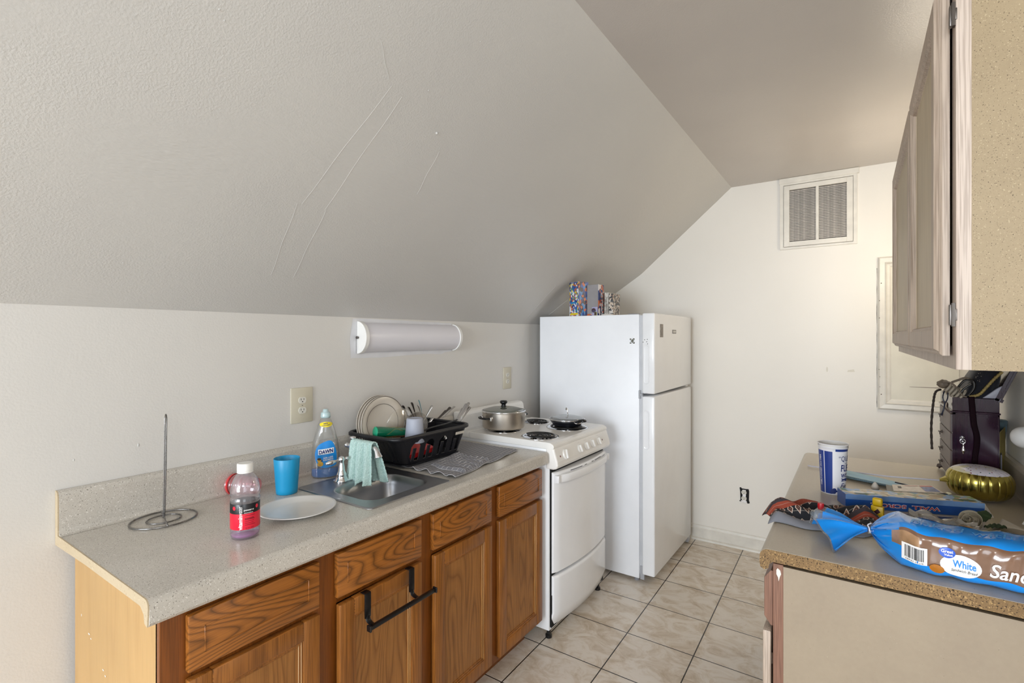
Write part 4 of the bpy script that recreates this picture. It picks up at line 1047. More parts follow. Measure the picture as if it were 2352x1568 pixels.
for sgn in (1, -1):
    dv = Vector((.10, -.99, 0)).normalized()*sgn if False else Vector((-.27, -.96, 0)).normalized()*sgn
    sd_ = Vector((-dv.y, dv.x, 0)); c0 = Vector((*pc_, b+.064))
    bm = B(); pp = spline([c0+dv*.122+sd_*.040, c0+dv*.140+sd_*.036, c0+dv*.150+sd_*.018, c0+dv*.151, c0+dv*.150-sd_*.018, c0+dv*.140-sd_*.036, c0+dv*.122-sd_*.040], 5)
    tube(bm, pp, .0065, 10, sq=(1, .8)); h_ = obj('side_handle', bm, M_BLACK, pt, smooth='all')
    for s2 in (1, -1):
        bm = B(); q = c0+dv*.119+sd_*.04*s2; tube(bm, [q-dv*.006, q+dv*.008], [.009, .006], 10)
        tube(bm, [q+Vector((0, 0, -.014)), q], [.006, .008], 10); obj('bracket', bm, M_CHROME, h_, smooth='all')
# skillet with glass lid
sp = thing('skillet', 'black skillet with glass lid on the right front stove burner', 'pan', (-1.35, 2.52, .971))
sc_ = (-1.352, 2.518); b = .9705
bm = B(); lathe(bm, [(.001, b), (.070, b), (.078, b+.004), (.094, b+.026), (.0985, b+.034), (.0965, b+.034), (.090, b+.024), (.074, b+.006), (.001, b+.004)], sc_, 56); obj('pan_wall', bm, flat('nonstick_black', '#16181d', .3), sp, smooth='all')
bm = B(); lathe(bm, [(.0985, b+.034), (.1005, b+.037), (.0985, b+.0395), (.096, b+.039)], sc_, 56, caps=(False, False)); obj('lid_rim', bm, M_CHROME, sp, smooth='all', solid=.001)
bm = B(); lathe(bm, [(.098, b+.039), (.082, b+.046), (.055, b+.053), (.03, b+.0565), (.012, b+.0575), (.001, b+.0576)], sc_, 48); obj('lid', bm, clear('lid_glass', '#c4c8ca', .28, .05, 1.3), sp, smooth='all', label='domed glass lid')
bm = B(); c0 = Vector((*sc_, b+.056)); tube(bm, spline([c0+Vector((.006, -.004, 0)), c0+Vector((.007, -.005, .020)), c0+Vector((.004, -.003, .036)), c0+Vector((-.002, .001, .040)), c0+Vector((-.006, .004, .030))], 4), .0042, 10, sq=(1.5, .7)); obj('lid_knob', bm, M_CHROME, sp, smooth='all', label='arched chrome lid handle')
dv = Vector((.90, -.43, 0)).normalized(); sd_ = Vector((-dv.y, dv.x, 0)); c0 = Vector((*sc_, b+.030))
bm = B(); tube(bm, [c0+dv*.088, c0+dv*.104+Vector((0, 0, .004)), c0+dv*.125+Vector((0, 0, .012)), c0+dv*.150+Vector((0, 0, .016)), c0+dv*.162+Vector((0, 0, .015))], [.010, .013, .013, .013, .008], 12, sq=(1.4, .7)); hh = obj('handle', bm, M_BLACK, sp, smooth='all')
bm = B(); tube(bm, spline([c0+dv*.094+sd_*.022, c0+dv*.108+sd_*.018+Vector((0, 0, -.004)), c0+dv*.112+Vector((0, 0, -.004)), c0+dv*.108-sd_*.018+Vector((0, 0, -.004)), c0+dv*.094-sd_*.022], 4), .003, 8); obj('bracket', bm, M_CHROME, hh, smooth='all')

# ================================================================ refrigerator
fg = thing('refrigerator', 'white top-freezer refrigerator standing against the back wall beside the stove', 'refrigerator', (-1.4, 3.3, 0))
FY0, FY1 = 2.912, 3.695
bm = B(); box(bm, -1.772, -1.075, FY0, FY1, .022, 1.606, .004); obj('cabinet_body', bm, flat('white_textured_enamel', '#f3f5f9', .38, var=.01, bump=.15, bscale=500), fg, smooth=True)
bm = B(); box(bm, -1.075, -1.056, FY0+.008, FY1-.008, .05, 1.12, .002); box(bm, -1.075, -1.056, FY0+.008, FY1-.008, 1.13, 1.60, .002); obj('door_gasket', bm, flat('pale_gasket', '#c5c7cb', .5), fg)
for nm, z0, z1, hz in (('freezer_door', 1.132, 1.612, (1.19, 1.425)), ('refrigerator_door', .052, 1.116, (.80, 1.035))):
    bm = B(); box(bm, -1.056, -.980, FY0-.004, FY1, z0, z1, .009, seg=3); d = obj(nm, bm, M_WHITE, fg, smooth=True)
    # pocket grip in the door edge facing the sink
    bm = B(); za, zb = hz
    def oval(w_, h0, h1, y, n=10):
        o = []
        for cz, a0 in ((h1-w_, 0), (h0+w_, 180)):
            for i in range(n+1):
                a = math.radians(a0+180*i/n); o.append(Vector((-1.030+w_*math.cos(a), y, cz+w_*math.sin(a))))
        return o
    e = FY0-.004
    loft(bm, [oval(.018, za, zb, e-.0002), oval(.0165, za+.0015, zb-.0015, e-.0028), oval(.0145, za+.004, zb-.004, e-.0028), oval(.012, za+.008, zb-.008, e-.0006), oval(.0095, za+.012, zb-.012, e-.0004)], True, (False, True)); obj('pocket_grip', bm, M_WHITE, d, smooth='all')
bm = B(); box(bm, -1.078, -1.055, FY0-.002, FY0+.02, 1.118, 1.130); box(bm, -1.079, -1.066, FY0-.003, FY0+.01, 1.10, 1.15, .002); obj('centre_hinge', bm, flat('hinge_grey', '#a9abb0', .3), fg)
bm = B(); box(bm, -1.075, -1.00, FY1-.06, FY1-.002, 1.119, 1.129, .003); obj('door_hinge', bm, M_WHITE2, fg)
bm = B(); box(bm, -1.070, -1.045, FY0+.002, FY0+.02, .02, .10, .001); box(bm, -1.01, -.985, FY1-.05, FY1-.005, .012, .05, .004); obj('lower_hinge', bm, flat('hinge_grey', '#a9abb0', .3), fg)
bm = B(); box(bm, -1.09, -1.06, FY0+.03, FY1-.03, .03, .052); obj('kick_plate', bm, M_GREY, fg)
for x, y in ((-1.10, FY0+.03), (-1.10, FY1-.03), (-1.72, FY0+.03), (-1.72, FY1-.03)):
    bm = B(); lathe(bm, [(.016, 0), (.016, .02), (.008, .03)], (x, y), 14); obj('foot', bm, M_GREY, fg)
bm = B(); box(bm, -.9802, -.9785, 3.005, 3.063, 1.468, 1.548, .0006); 
ms = obj('magnet', bm, flat('grey_magnet', '#8d8680', .5, var=.2, scale=60), fg, label='narrow grey strip stuck on the freezer door')
bm = B(); box(bm, -.9802, -.9780, 3.250, 3.330, 1.492, 1.516, .0006); bdg = obj('badge', bm, M_CUTD, fg)
bm = B(); box(bm, -.9785, -.9774, 3.258, 3.322, 1.497, 1.511); obj('badge_face', bm, flat('badge_silver', '#c6c4c0', .35), bdg)
bm = B()
for dx, dz, w_, h in ((-.011, .011, .009, .008), (.009, .012, .010, .008), (-.006, 0, .008, .006), (.006, .001, .009, .007), (-.011, -.012, .009, .007), (.010, -.011, .010, .008), (0, 0, .006, .022)):
    box(bm, -1.118+dx-w_/2, -1.118+dx+w_/2, FY0-.0016, FY0+.0002, 1.445+dz-h/2, 1.445+dz+h/2)
obj('sticker', bm, flat('patchy_dark_sticker', '#57543c', .5, var=.3, scale=200), fg, label='small dark patchy square sticker')
bm = B()
for dx, dz in ((0, .008), (-.010, -.006), (.012, -.004), (.016, .01), (.018, -.016)):
    box(bm, -1.040+dx-.002, -1.040+dx+.002, FY0-.0050, FY0-.0038, 1.445+dz-.0022, 1.445+dz+.0022)
obj('specks', bm, M_DARK, fg)
for y in (FY0+.03,):
    bm = B(); box(bm, -1.16, -1.09, y, y+.03, 1.606, 1.612, .002); obj('top_hinge_cover', bm, M_GREY, fg)

# boxes and books on top of the refrigerator
def patches(name, cols, scale, seed=0, rough=.3):
    t = NT(name); t.set(Roughness=rough); v = t.coord(loc=(seed, seed*.7, seed*.3), scale=(1, 1, .8))
    vo = t.n('ShaderNodeTexVoronoi'); vo.inputs['Scale'].default_value = scale; t.l(v, vo.inputs['Vector'])
    w_ = t.n('ShaderNodeSeparateColor'); t.l(vo.outputs['Color'], w_.inputs[0])
    n = len(cols); t.l(t.ramp(w_.outputs[0], [(i/n, c) for i, c in enumerate(cols)], 'CONSTANT'), t.b.inputs['Base Color']); return t.m
ZF = 1.6065
bx = thing('figure_box', 'tall colourful printed box at the left on top of the refrigerator', 'box', (-1.51, 2.96, ZF))
Mb = Matrix.Translation((-1.508, 2.972, ZF)) @ Matrix.Rotation(math.radians(-28), 4, 'Z')
P1 = patches('printed_cartoon_blue', ['#d9dde6', '#2d5cab', '#e8e6ea', '#38407e', '#c46a3c', '#e9ebf0', '#3a8a9c', '#2c63b0', '#d6c34a'], 85, 1)
P2 = patches('printed_dark_blue', ['#2c4f9a', '#24284a', '#3f7fb4', '#3a2c34', '#2a3f78', '#c2673a'], 70, 4)
bm = B(); box(bm, -.052, .052, -.038, .038, 0, .222)
for v in bm.verts: v.co = Mb @ v.co
for f in bm.faces: f.material_index = 1 if (f.normal.dot(Mb.to_3x3() @ Vector((1, 0, 0))) > .8) else 0
bm.normal_update()
for f in bm.faces:
    c_ = Mb.inverted() @ f.calc_center_median(); f.material_index = 1 if c_.x > .04 else 0
obj('carton', bm, [P1, P2], bx)
fx = plane_fn(Mb @ Vector((0, -.0385, .111)), Mb.to_3x3() @ Vector((1, 0, 0)), (0, 0, 1), .0004)
bm = B(); poly(bm, fx, rc(-.045, .045, -.103, -.092)); poly(bm, fx, rc(-.04, .02, -.03, -.018), 1); poly(bm, fx, rc(-.048, .048, .104, .109), 2); obj('printed_bands', bm, [M_YEL, flat('print_blue', '#1a86c8', .4), flat('print_deep_blue', '#2b4f9c', .4)], bx, clean=False)
bx2 = thing('window_box', 'clear-windowed display box with grey insert behind the printed box on the refrigerator', 'box', (-1.43, 3.0, ZF))
bm = B(); box(bm, -1.461, -1.370, 2.975, 3.05, ZF, ZF+.20, .001); obj('insert', bm, flat('grey_plastic_insert', '#b3adaa', .35, var=.06, scale=30), bx2)
bm = B(); box(bm, -1.463, -1.368, 2.973, 2.976, ZF, ZF+.013); box(bm, -1.372, -1.366, 2.973, 3.052, ZF, ZF+.202); obj('carton', bm, patches('printed_orange_blue', ['#c8662e', '#2b3f78', '#e2dcd8', '#34507e'], 60, 2), bx2)
bm = B(); box(bm, -1.462, -1.368, 2.971, 2.9722, ZF+.013, ZF+.202); obj('window', bm, clear('box_window', '#f2f2f4', .08, .04, 1.2), bx2)
cdm = thing('cartoon_card', 'small standing card with colourful figure shape leaning on the display box', 'card', (-1.395, 2.95, ZF))
bm = B(); box(bm, -1.405, -1.366, 2.955, 2.957, ZF, ZF+.056, .0004); obj('backing', bm, flat('lilac_card', '#a5a3c6', .4), cdm)
bm = B(); lathe(bm, [(.0005, 0), (.014, 0), (.014, .003), (.0005, .003)], (0, 0), 18, Matrix.Translation((-1.392, 2.9525, ZF+.034)) @ Matrix.Rotation(PI/2, 4, 'X')); box(bm, -1.400, -1.384, 2.949, 2.9535, ZF+.026, ZF+.033, .001, mi=1); box(bm, -1.388, -1.370, 2.950, 2.9545, ZF, ZF+.024, .002, mi=2); obj('cutout', bm, [flat('maroon_print', '#3e1c2c', .4), flat('sky_print', '#3f8fd0', .4), flat('lime_print', '#a6b83a', .4)], cdm)
for i, (x0, x1, y0, h, hx, lb, p) in enumerate(((-1.361, -1.347, 3.00, .150, -.006, 'slim book with orange and dark spine leaning against the display box', patches('spine_a', ['#a8a09c', '#3d3c44', '#b85c44', '#8f8a86'], 120, 3)),
    (-1.340, -1.312, 3.0, .148, .002, 'pale grey paperback with faded spine lettering on the refrigerator', patches('spine_b', ['#b9b5ad', '#a9a59f', '#c6c2bb', '#8e8a85'], 110, 5)),
    (-1.310, -1.282, 3.0, .140, .004, 'rightmost dark and pale illustrated book on the refrigerator', patches('spine_c', ['#5a5a5c', '#d2cdc6', '#7d6a5c', '#3c3e42', '#c7b7a6'], 110, 6)))):
    bk = thing('book', lb, 'book', ((x0+x1)/2, y0, ZF), 'books on the refrigerator')
    sh = Matrix.Identity(4); sh[0][2] = hx*6
    Mk = Matrix.Translation((x0, y0, ZF)) @ sh
    bm = B(); box(bm, 0, x1-x0, 0, .11, 0, h, .001, M=Mk); obj('cover', bm, p, bk)
    bm = B(); box(bm, .0015, x1-x0-.0015, .004, .111, .003, h+.0006, M=Mk); obj('pages', bm, flat('page_edges', '#d8d0be', .7), bk)
    if i == 1:
        bm = B()
        for q in range(14): poly(bm, lambda a, b_: Mk @ Vector((a, -.0006, b_)), rc(.010, .0175-.002*(q % 3 == 1), .03+q*.0065, .0335+q*.0065))
        obj('spine_marks', bm, flat('grey_ink', '#6c6863', .5), bk, clean=False)
bm = B(); box(bm, -1.345, -1.275, 2.965, 3.0, ZF, ZF+.009, .001); tag(obj('magazine', bm, flat('white_leaflet', '#cfc9c2', .5, var=.08, scale=90)), 'thin pale booklet lying flat before the books on the refrigerator', 'booklet')
# ================================================================ right run: lower cabinet, worktop, wall cabinet
rcab = thing('base_cabinet', 'pickled oak base cabinet with tan hardboard side under the cluttered worktop', 'cabinet', (.15, 2.1, 0))
RY0, RY1 = 1.480, 2.77
bm = B(); box(bm, -.158, XR-.003, RY0, RY0+.006, 0, .868); obj('side_panel', bm, M_HARD, rcab, label='tan hardboard side panel')
bm = B(); box(bm, -.160, XR-.003, RY0+.006, RY0+.018, .09, .866); box(bm, -.160, XR-.003, RY1-.018, RY1, .0, .866); box(bm, -.1, -.09, RY0, RY1, 0, .09); obj('carcass', bm, M_HARD, rcab)
bm = B(); box(bm, -.182, -.158, RY0-.001, RY0+.045, .0, .872, .001); box(bm, -.182, -.160, RY0+.045, RY1, .83, .868); box(bm, -.182, -.160, RY0+.045, RY1, .68, .715); box(bm, -.182, -.160, RY0+.045, RY1, .09, .13)
for y in (2.08, RY1-.045): box(bm, -.182, -.160, y, y+.045, .09, .868)
obj('face_frame', bm, M_WALN, rcab, label='brown oak face frame')
bm = B(); poly(bm, lambda x, z: Vector((x, RY0-.0016, z)), [(-.171, .862), (-.165, .857), (-.163, .848), (-.166, .840), (-.169, .828), (-.170, .838), (-.174, .846), (-.174, .857)]); obj('paint_drip', bm, flat('white_drip', '#e2ddd4', .4), rcab, clean=False, label='white paint drip on the frame')
PK = [M_PICK, M_PICK, M_PICKP, M_PICKY]
def slab_drawer(y0, y1, z0, z1):
    bm = B(); prism(bm, [(-.1825, z0), (-.1825, z1), (-.188, z1), (-.2035, z1-.022), (-.2035, z0+.022), (-.188, z0)], 'y', y0, y1); return obj('drawer', bm, [M_WALN], rcab, bevel=.001)
for a, b in ((RY0+.004, 2.085), (2.12, RY1-.015)):
    slab_drawer(a, b, .705, .850); door(rcab, a, b, .115, .688, -.1875, .020, -1, PK)
for z in (.60, .20):
    bm = B(); lathe(bm, [(.004, 0), (.004, .03)], (-.186, RY0+.014), 8, Matrix.Translation((0, 0, z))); obj('hinge', bm, M_CUT, rcab)
rct = thing('countertop', 'beige laminate worktop with raw chipboard end, covered in clutter', 'countertop', (.15, 2.1, .87))
RCY0, RCY1 = 1.456, 2.785
def rprof():
    P = [(XR-.003, .915), (-.190, .915)]
    for i in range(1, 6): a = PI/2+PI/2*i/6; P.append((-.190+.021*math.cos(a), .894+.021*math.sin(a)))
    P += [(-.211, .880), (-.209, .866), (-.200, .861), (-.190, .866), (-.188, .878), (-.180, .885), (XR-.003, .885)]
    return P
bm = B(); prism(bm, rprof(), 'y', RCY0+.0015, RCY1); obj('worktop', bm, M_LAM2, rct)
bm = B(); prism(bm, [(x, z-.0008) for x, z in rprof()], 'y', RCY0, RCY0+.0014); obj('raw_end', bm, M_CHIP, rct, label='raw brown chipboard end')
bm = B(); prism(bm, [(XR-.002, .914), (XR-.022, .914), (XR-.022, 1.008), (XR-.016, 1.018), (XR-.002, 1.02)], 'y', RCY0, RCY1-.06); obj('backsplash', bm, M_LAM2, rct)
wc = thing('wall_cabinet', 'pickled oak wall cabinet with arched doors and a tan particle board side', 'cabinet', (.3, 1.9, 1.405))
WY0, WY1, WZ0, WZ1, WX = 1.135, 2.545, 1.411, 2.120, .139
bm = B(); box(bm, WX+.020, XR-.002, WY0, WY0+.012, WZ0, WZ1); obj('side_panel', bm, M_PB, wc, label='tan particle board side panel')
bm = B(); box(bm, WX+.019, XR-.002, WY0+.012, WY1, WZ0+.004, WZ0+.016); box(bm, WX+.019, XR-.002, WY0+.012, WY1, WZ1-.012, WZ1); box(bm, WX+.019, XR-.002, WY1-.012, WY1, WZ0, WZ1); box(bm, XR-.008, XR-.002, WY0, WY1, WZ0, WZ1); obj('carcass', bm, M_PB, wc)
bm = B(); box(bm, WX, WX+.0205, WY0-.001, WY0+.04, WZ0, WZ1, .001)
for y in (1.67, WY1-.04): box(bm, WX, WX+.020, y, y+.04, WZ0, WZ1)
box(bm, WX+.0004, WX+.0195, WY0+.04, WY1, WZ0, WZ0+.04); box(bm, WX+.0004, WX+.0195, WY0+.04, WY1, WZ1-.04, WZ1); obj('face_frame', bm, M_PICKY, wc)
def arch_door(y0, y1, z0, z1, xf, th=.021):
    # door with an upper rail and stepped bevel all round, panel set back
    X = lambda a: xf-a
    bm = B(); w_ = .055
    def ring(d, h, inset_top=0): return [(y0+d, z0+d, X(h)), (y1-d, z0+d, X(h)), (y1-d, z1-d, X(h)), (y0+d, z1-d, X(h))]
    steps = [(0, 0), (0, .010), (.004, .014), (.007, .014), (.012, th), (w_-.010, th), (w_-.006, th-.004), (w_-.003, th-.004), (w_, th-.011), (w_+.001, th-.012)]
    rings = [[Vector((x, y, z)) for y, z, x in ring(d, h)] for d, h in steps]
    loft(bm, rings, mi=lambda i, j: (0 if i < 8 else 1)); 
    for f in bm.faces:
        if len(f.verts) == 4 and all(abs(v.co.x-X(th-.012)) < 1e-5 for v in f.verts): f.material_index = 1
    return obj('cabinet_door', bm, [M_PICK, M_PICKP], wc)
for a, b in ((WY0+.03, 1.695), (1.703, 2.46)): arch_door(a, b, 1.434, 2.085, WX-.004)
for z in (1.505, 2.018):
    bm = B(); box(bm, WX-.008, WX+.004, WY0+.0002, WY0+.012, z-.018, z+.018, .0015); box(bm, WX-.006, WX+.002, WY0-.0025, WY0+.001, z-.010, z+.010, .001); tube(bm, [(WX-.003, WY0-.001, z-.02), (WX-.003, WY0-.001, z+.02)], .003, 8); obj('hinge', bm, M_CUTD, wc, smooth=True)

# ================================================================ clutter on the right worktop
ZT2 = .9155
# paper cup
cp = thing('paper_cup', 'tall blue and white paper cup with a slogan, standing on the beige worktop', 'cup', (-.068, 2.115, ZT2))
cc = (-.070, 2.118); CA = math.atan2(-cc[1], -cc[0])
cr = lambda z: .0370+(.0455-.0370)*(z-ZT2)/.175
bm = B(); n = 96
def sector(i, j):
    # j around: angle relative to the camera-facing side of the cup
    a = 2*PI*(j+.5)/n; d = (a-CA+PI) % (2*PI)-PI
    deg = math.degrees(d)
    if i >= 6: return 1 if 8 < deg < 78 else 0
    if i in (0, 5): return 0
    return 1 if (-100 < deg < -1 and not -38.5 < deg < -36) or deg < -140 else 0
zz = [ZT2, ZT2+.004, ZT2+.06, ZT2+.12, ZT2+.150, ZT2+.1525, ZT2+.154, ZT2+.162]
lathe(bm, [(cr(z), z) for z in zz]+[(.0462, ZT2+.163), (.0462, ZT2+.168)], cc, n, mi=lambda i, j: 0 if i > 6 else sector(i if i < 5 else (5 if i == 5 else 6), j), caps=(True, False))
obj('sleeve', bm, [flat('cup_white', '#e4e3e6', .35, var=.01), flat('cup_navy', '#1d3a86', .3, var=.02)], cp, smooth='all')
bm = B(); tube(bm, [(cc[0]+.0465*math.cos(a), cc[1]+.0465*math.sin(a), ZT2+.175) for a in [2*PI*i/60 for i in range(60)]], .0018, 8, True); obj('rim', bm, flat('cup_white', '#e4e3e6', .35, var=.01), cp, smooth='all')
bm = B(); lathe(bm, [(.0452, ZT2+.1755), (.0434, ZT2+.160), (cr(ZT2+.02)-.0015, ZT2+.02), (.0345, ZT2+.008), (.0005, ZT2+.008)], cc, 48, caps=(False, True)); obj('inner_wall', bm, flat('cup_inside', '#dedbd6', .5, var=.01), cp, smooth='all')
def oncup(s, deg, z, rot=False, off=.0009, **k):
    m = letters(s, fn=lambda x, y: (x, y, 0), **k); tess(m, 2)
    for v in m.verts:
        x, y = (-v.co.y, v.co.x) if rot else (v.co.x, v.co.y)
        r = cr(z+y)+off; a = CA+math.radians(deg)+x/r; v.co = Vector((cc[0]+r*math.cos(a), cc[1]+r*math.sin(a), z+y))
    return m
M_CNAVY = flat('cup_navy_ink', '#1d2f6e', .4, var=0)
bm = B()
for s, d, z, k in (('“QUE', 52, ZT2+.128, dict(width=.044, height=.021, bold=.0)), ('FUE', 58, ZT2+.096, dict(width=.036, height=.024, bold=.02)), ('WO', 55, ZT2+.070, dict(width=.030, height=.015, bold=.03)), ('Fe', 50, ZT2+.034, dict(width=.025, height=.019, shear=.4)), ('–THE–', 58, ZT2+.1125, dict(width=.018, height=.004))):
    merge(bm, oncup(s, d, z, **k))
m = B()
for pts in ([(-.012, -.005), (-.007, 0), (-.012, .005), (.020, .005), (.020, -.005)], ):
    q = B(); poly(q, lambda x, y: Vector((x, y, 0)), pts); tess(q, 2); merge(m, q)
for v in m.verts:
    z = ZT2+.0555+v.co.y; r = cr(z)+.0009; a = CA+math.radians(52)+v.co.x/r; v.co = Vector((cc[0]+r*math.cos(a), cc[1]+r*math.sin(a), z))
merge(bm, m)
# little flower silhouette printed near the foot of the cup
for ox, oy, rx, ry in ((-.006, .018, .006, .005), (-.001, .021, .006, .005), (.003, .016, .006, .004), (-.008, .011, .006, .005), (-.003, .012, .007, .006)):
    q = B(); poly(q, lambda x, y: Vector((x, y, 0)), ell(ox, oy-.002, rx, ry, 14)); tess(q, 1)
    for v in q.verts:
        z = ZT2+.001+v.co.y; r = cr(z)+.0008; a = CA+math.radians(8)+v.co.x/r; v.co = Vector((cc[0]+r*math.cos(a), cc[1]+r*math.sin(a), z))
    merge(bm, q)
obj('lettering', bm, M_CNAVY, cp, clean=False, label='navy slogan lettering')
bm = B(); merge(bm, oncup('FAMILY-OWNED', -58, ZT2+.060, rot=True, width=.060, height=.008, bold=.01)); merge(bm, oncup('Since', -58, ZT2+.103, rot=True, width=.018, height=.0075, shear=.4)); merge(bm, oncup('1984', -58, ZT2+.126, rot=True, width=.020, height=.008, bold=.01))
obj('side_lettering', bm, flat('cup_white_ink', '#e4e3e6', .4, var=0), cp, clean=False, label='white sideways lettering')
# loaf of bread in its printed bag
lb = thing('bread_bag', 'loaf of white bread in a blue and brown printed bag, tied at the neck', 'bread bag', (.25, 1.56, ZT2))
M_BAGB = flat('bag_blue', '#1a90ea', .16, var=.03, scale=20, bump=.5, bscale=28, Coat_Weight=.6, Coat_Roughness=.08)
M_BAGN = flat('bag_brown', '#7a5a46', .16, var=.06, scale=20, bump=.5, bscale=28, Coat_Weight=.6, Coat_Roughness=.08)
M_BREAD = flat('bread_crust_seen', '#b08a66', .3, var=.2, scale=24, Coat_Weight=.5, Coat_Roughness=.1)
bagfilm = clear('bag_film', '#e8eef4', .10, .08, 1.2)
axis0 = Vector((.030, 1.632, .957))
def bagsec(s, t):
    # s 0 at the knot to 1 past the end of the loaf, t around the section starting low at the front
    L = .43; x = .030+L*s
    k = min(1, max(.045, (s/.135)**.62)) if s < .135 else 1
    yc = 1.632+(1.556-1.632)*min(1, s/.2)-.012*s; zc = .957+(.9690-.957)*min(1, s/.15)
    hw, hh = .066*k, .053*k
    a = 2*PI*t-PI*.75
    p = 3.6
    cx, sx_ = math.cos(a), math.sin(a)
    y = yc+hw*math.copysign(abs(cx)**(2/p), cx); z = zc+hh*math.copysign(abs(sx_)**(2/p), sx_)
    pl = math.exp(-((s-.03)/.07)**2)
    y += .005*pl*math.sin(a*11+s*20); z += .004*pl*math.sin(a*13+2+s*30)
    y += .0015*math.sin(s*55+a*2); z += .0018*math.sin(s*41+a*3)*(.4+abs(cx))
    z += .004*math.sin(s*9+1)*max(0, sx_)
    return Vector((x+.0*cx, y, max(z, ZT2+.0012)))
NS_, NTT = 96, 88
def bagmi(i, j):
    s = i/NS_; t = j/NTT; a = math.degrees(2*PI*t-PI*.75) # -135..225 ; -180 = front side
    a = (a+180) % 360-180
    # front face is a near 180 / -180 ; top near 90
    front = a > 128 or a < -128
    if s < .085: return 0
    if a > 0 and a < 62: return 1                     # brown strip along the back edge
    if a > 136 or a < -160:
        if s < .20 and a > 150-0*s: return 2
        return 1 if s > .12+(.10 if a < -160 else 0) else 0
    return 0
bm = B(); rings = [[bagsec(i/NS_, j/NTT) for j in range(NTT)] for i in range(NS_+1)]
loft(bm, rings, mi=bagmi); bag = obj('bag', bm, [M_BAGB, M_BAGN, M_BREAD], lb, smooth='all')
# ruffled tail beyond the tie
def tail(u, v):
    d = Vector((-.155, .0, 0)); fan = (v-.5)
    c = axis0+Vector((-.006-.135*u+.03*u*abs(fan), .0, 0))
    y = c.y+fan*(.018+.225*u**.9)+.012*u; 
    z = .957-.012*u+.020*math.sin(v*PI*6+u*3)*(.2+u)*(1-.4*u)+.006*math.sin(v*PI*15+u*7)*u+.018*u*math.sin(v*PI)
    x = c.x+.065*u*max(0, .5-v)*1.0+.012*math.sin(v*14)*u
    lo = max(0, .35-v)/.35*u; x += .014*lo; y -= .026*lo; z -= .022*lo
    return Vector((x, y, max(z, ZT2+.002)))
bm = B(); grid(bm, tail, 40, 60, mi=lambda u, v: 1 if (u > .86 and v > .45) or u > .95 else 0); obj('bag_tail', bm, [M_BAGB, bagfilm], lb, smooth='all', solid=.0006)
bm = B(); tube(bm, [(axis0.x-.002+.001*math.sin(a*2), axis0.y+.0065*math.cos(a), axis0.z+.0065*math.sin(a)) for a in [2*PI*i/20 for i in range(20)]], .0018, 6, True)
tube(bm, spline([(axis0.x-.002, axis0.y-.006, axis0.z+.004), (axis0.x-.006, axis0.y-.004, axis0.z+.014), (axis0.x+.002, axis0.y, axis0.z+.018)], 4), .0013, 6); tube(bm, spline([(axis0.x, axis0.y-.006, axis0.z), (axis0.x+.015, axis0.y-.012, axis0.z-.002), (axis0.x+.03, axis0.y-.016, axis0.z-.010)], 4), .0011, 6)
obj('tie', bm, flat('white_tie', '#dcdce4', .4), lb, smooth='all', label='white twist tie')
def find_t(s, az):
    # section parameter for an angle in degrees
    return ((math.radians(az)+PI*.75)/(2*PI)) % 1
def baghit(x, zrel, off=.0012):
    """front face of the bag at length x and height z"""
    s = (x-.030)/.43; best = None
    for k in range(60):
        az = 110+k*2.4; p = bagsec(s, find_t(s, az)); d = abs(p.z-zrel)
        if best is None or d < best[0]: best = (d, p)
    p = best[1]; return Vector((p.x, p.y-off-.0012, zrel))
def front_fn(x0, z0, sl_=0, off=.0014):
    cache = {}
    def f(x, y):
        X_, Z_ = x0+x, z0+y+sl_*x
        return baghit(X_, Z_, off)
    return f
def patch(pts, f, mi=0, it=2):
    b_ = B(); curved(b_, pts, f, mi, it); return b_
bm = B(); merge(bm, patch(ell(.190, 0, .035, .025), front_fn(0, .957, 0, .0012))); merge(bm, patch(ell(.150, 0, .0130, .010), front_fn(0, .941, 0, .0014), 2)); merge(bm, patch(ell(.167, 0, .0145, .0115), front_fn(0, .983, 0, .0022), 1)); 
ov = obj('brand_oval', bm, [M_INKW, flat('brand_blue', '#2457c5', .3, var=0), flat('amber_oval', '#a8681c', .3, var=0)], bag, smooth='all', clean=False, label='white oval with small blue and amber ovals')
def onbag(s, x0, z0, off, **k):
    m = letters(s, fn=lambda x, y: (x, y, 0), **k); tess(m, 1); f = front_fn(x0, z0, 0, off)
    for v in m.verts: v.co = f(v.co.x, v.co.y)
    return m
bm = B(); merge(bm, onbag('Great', .167, .9865, .0032, width=.021, height=.007, bold=.02)); merge(bm, onbag('Value', .169, .979, .0032, width=.015, height=.005, bold=.02)); obj('lettering', bm, M_INKW, ov, clean=False)
bm = B(); merge(bm, onbag('White', .196, .962, .0026, width=.039, height=.0165, bold=.02)); obj('lettering', bm, flat('bright_blue_ink', '#1b86d8', .4, var=0), ov, clean=False)
bm = B(); merge(bm, onbag('Sandwich Bread', .196, .9475, .0026, width=.044, height=.0065, shear=.3)); obj('lettering', bm, M_INKB, ov, clean=False)
bm = B(); merge(bm, onbag('Sandwich', .300, .962, .0018, width=.125, height=.030, bold=.015, shear=.25)); obj('lettering', bm, M_INKW, bag, clean=False, label='white script lettering on the front')
bm = B(); merge(bm, patch(rc(.088, .133, -.020, .020), front_fn(0, .962, 0, .0014))); bcd = obj('barcode_label', bm, M_INKW, bag, smooth='all', clean=False)
bm = B(); x = .0935
while x < .1275:
    w_ = random.choice((.0006, .001, .0016)); merge(bm, patch(rc(x, x+w_, -.012, .016), front_fn(0, .962, 0, .0020), it=1)); x += w_+random.choice((.0005, .0009, .0013))
merge(bm, onbag('78742 01228', .110, .9455, .0020, width=.032, height=.0036)); obj('bars', bm, M_INKB, bcd, clean=False)
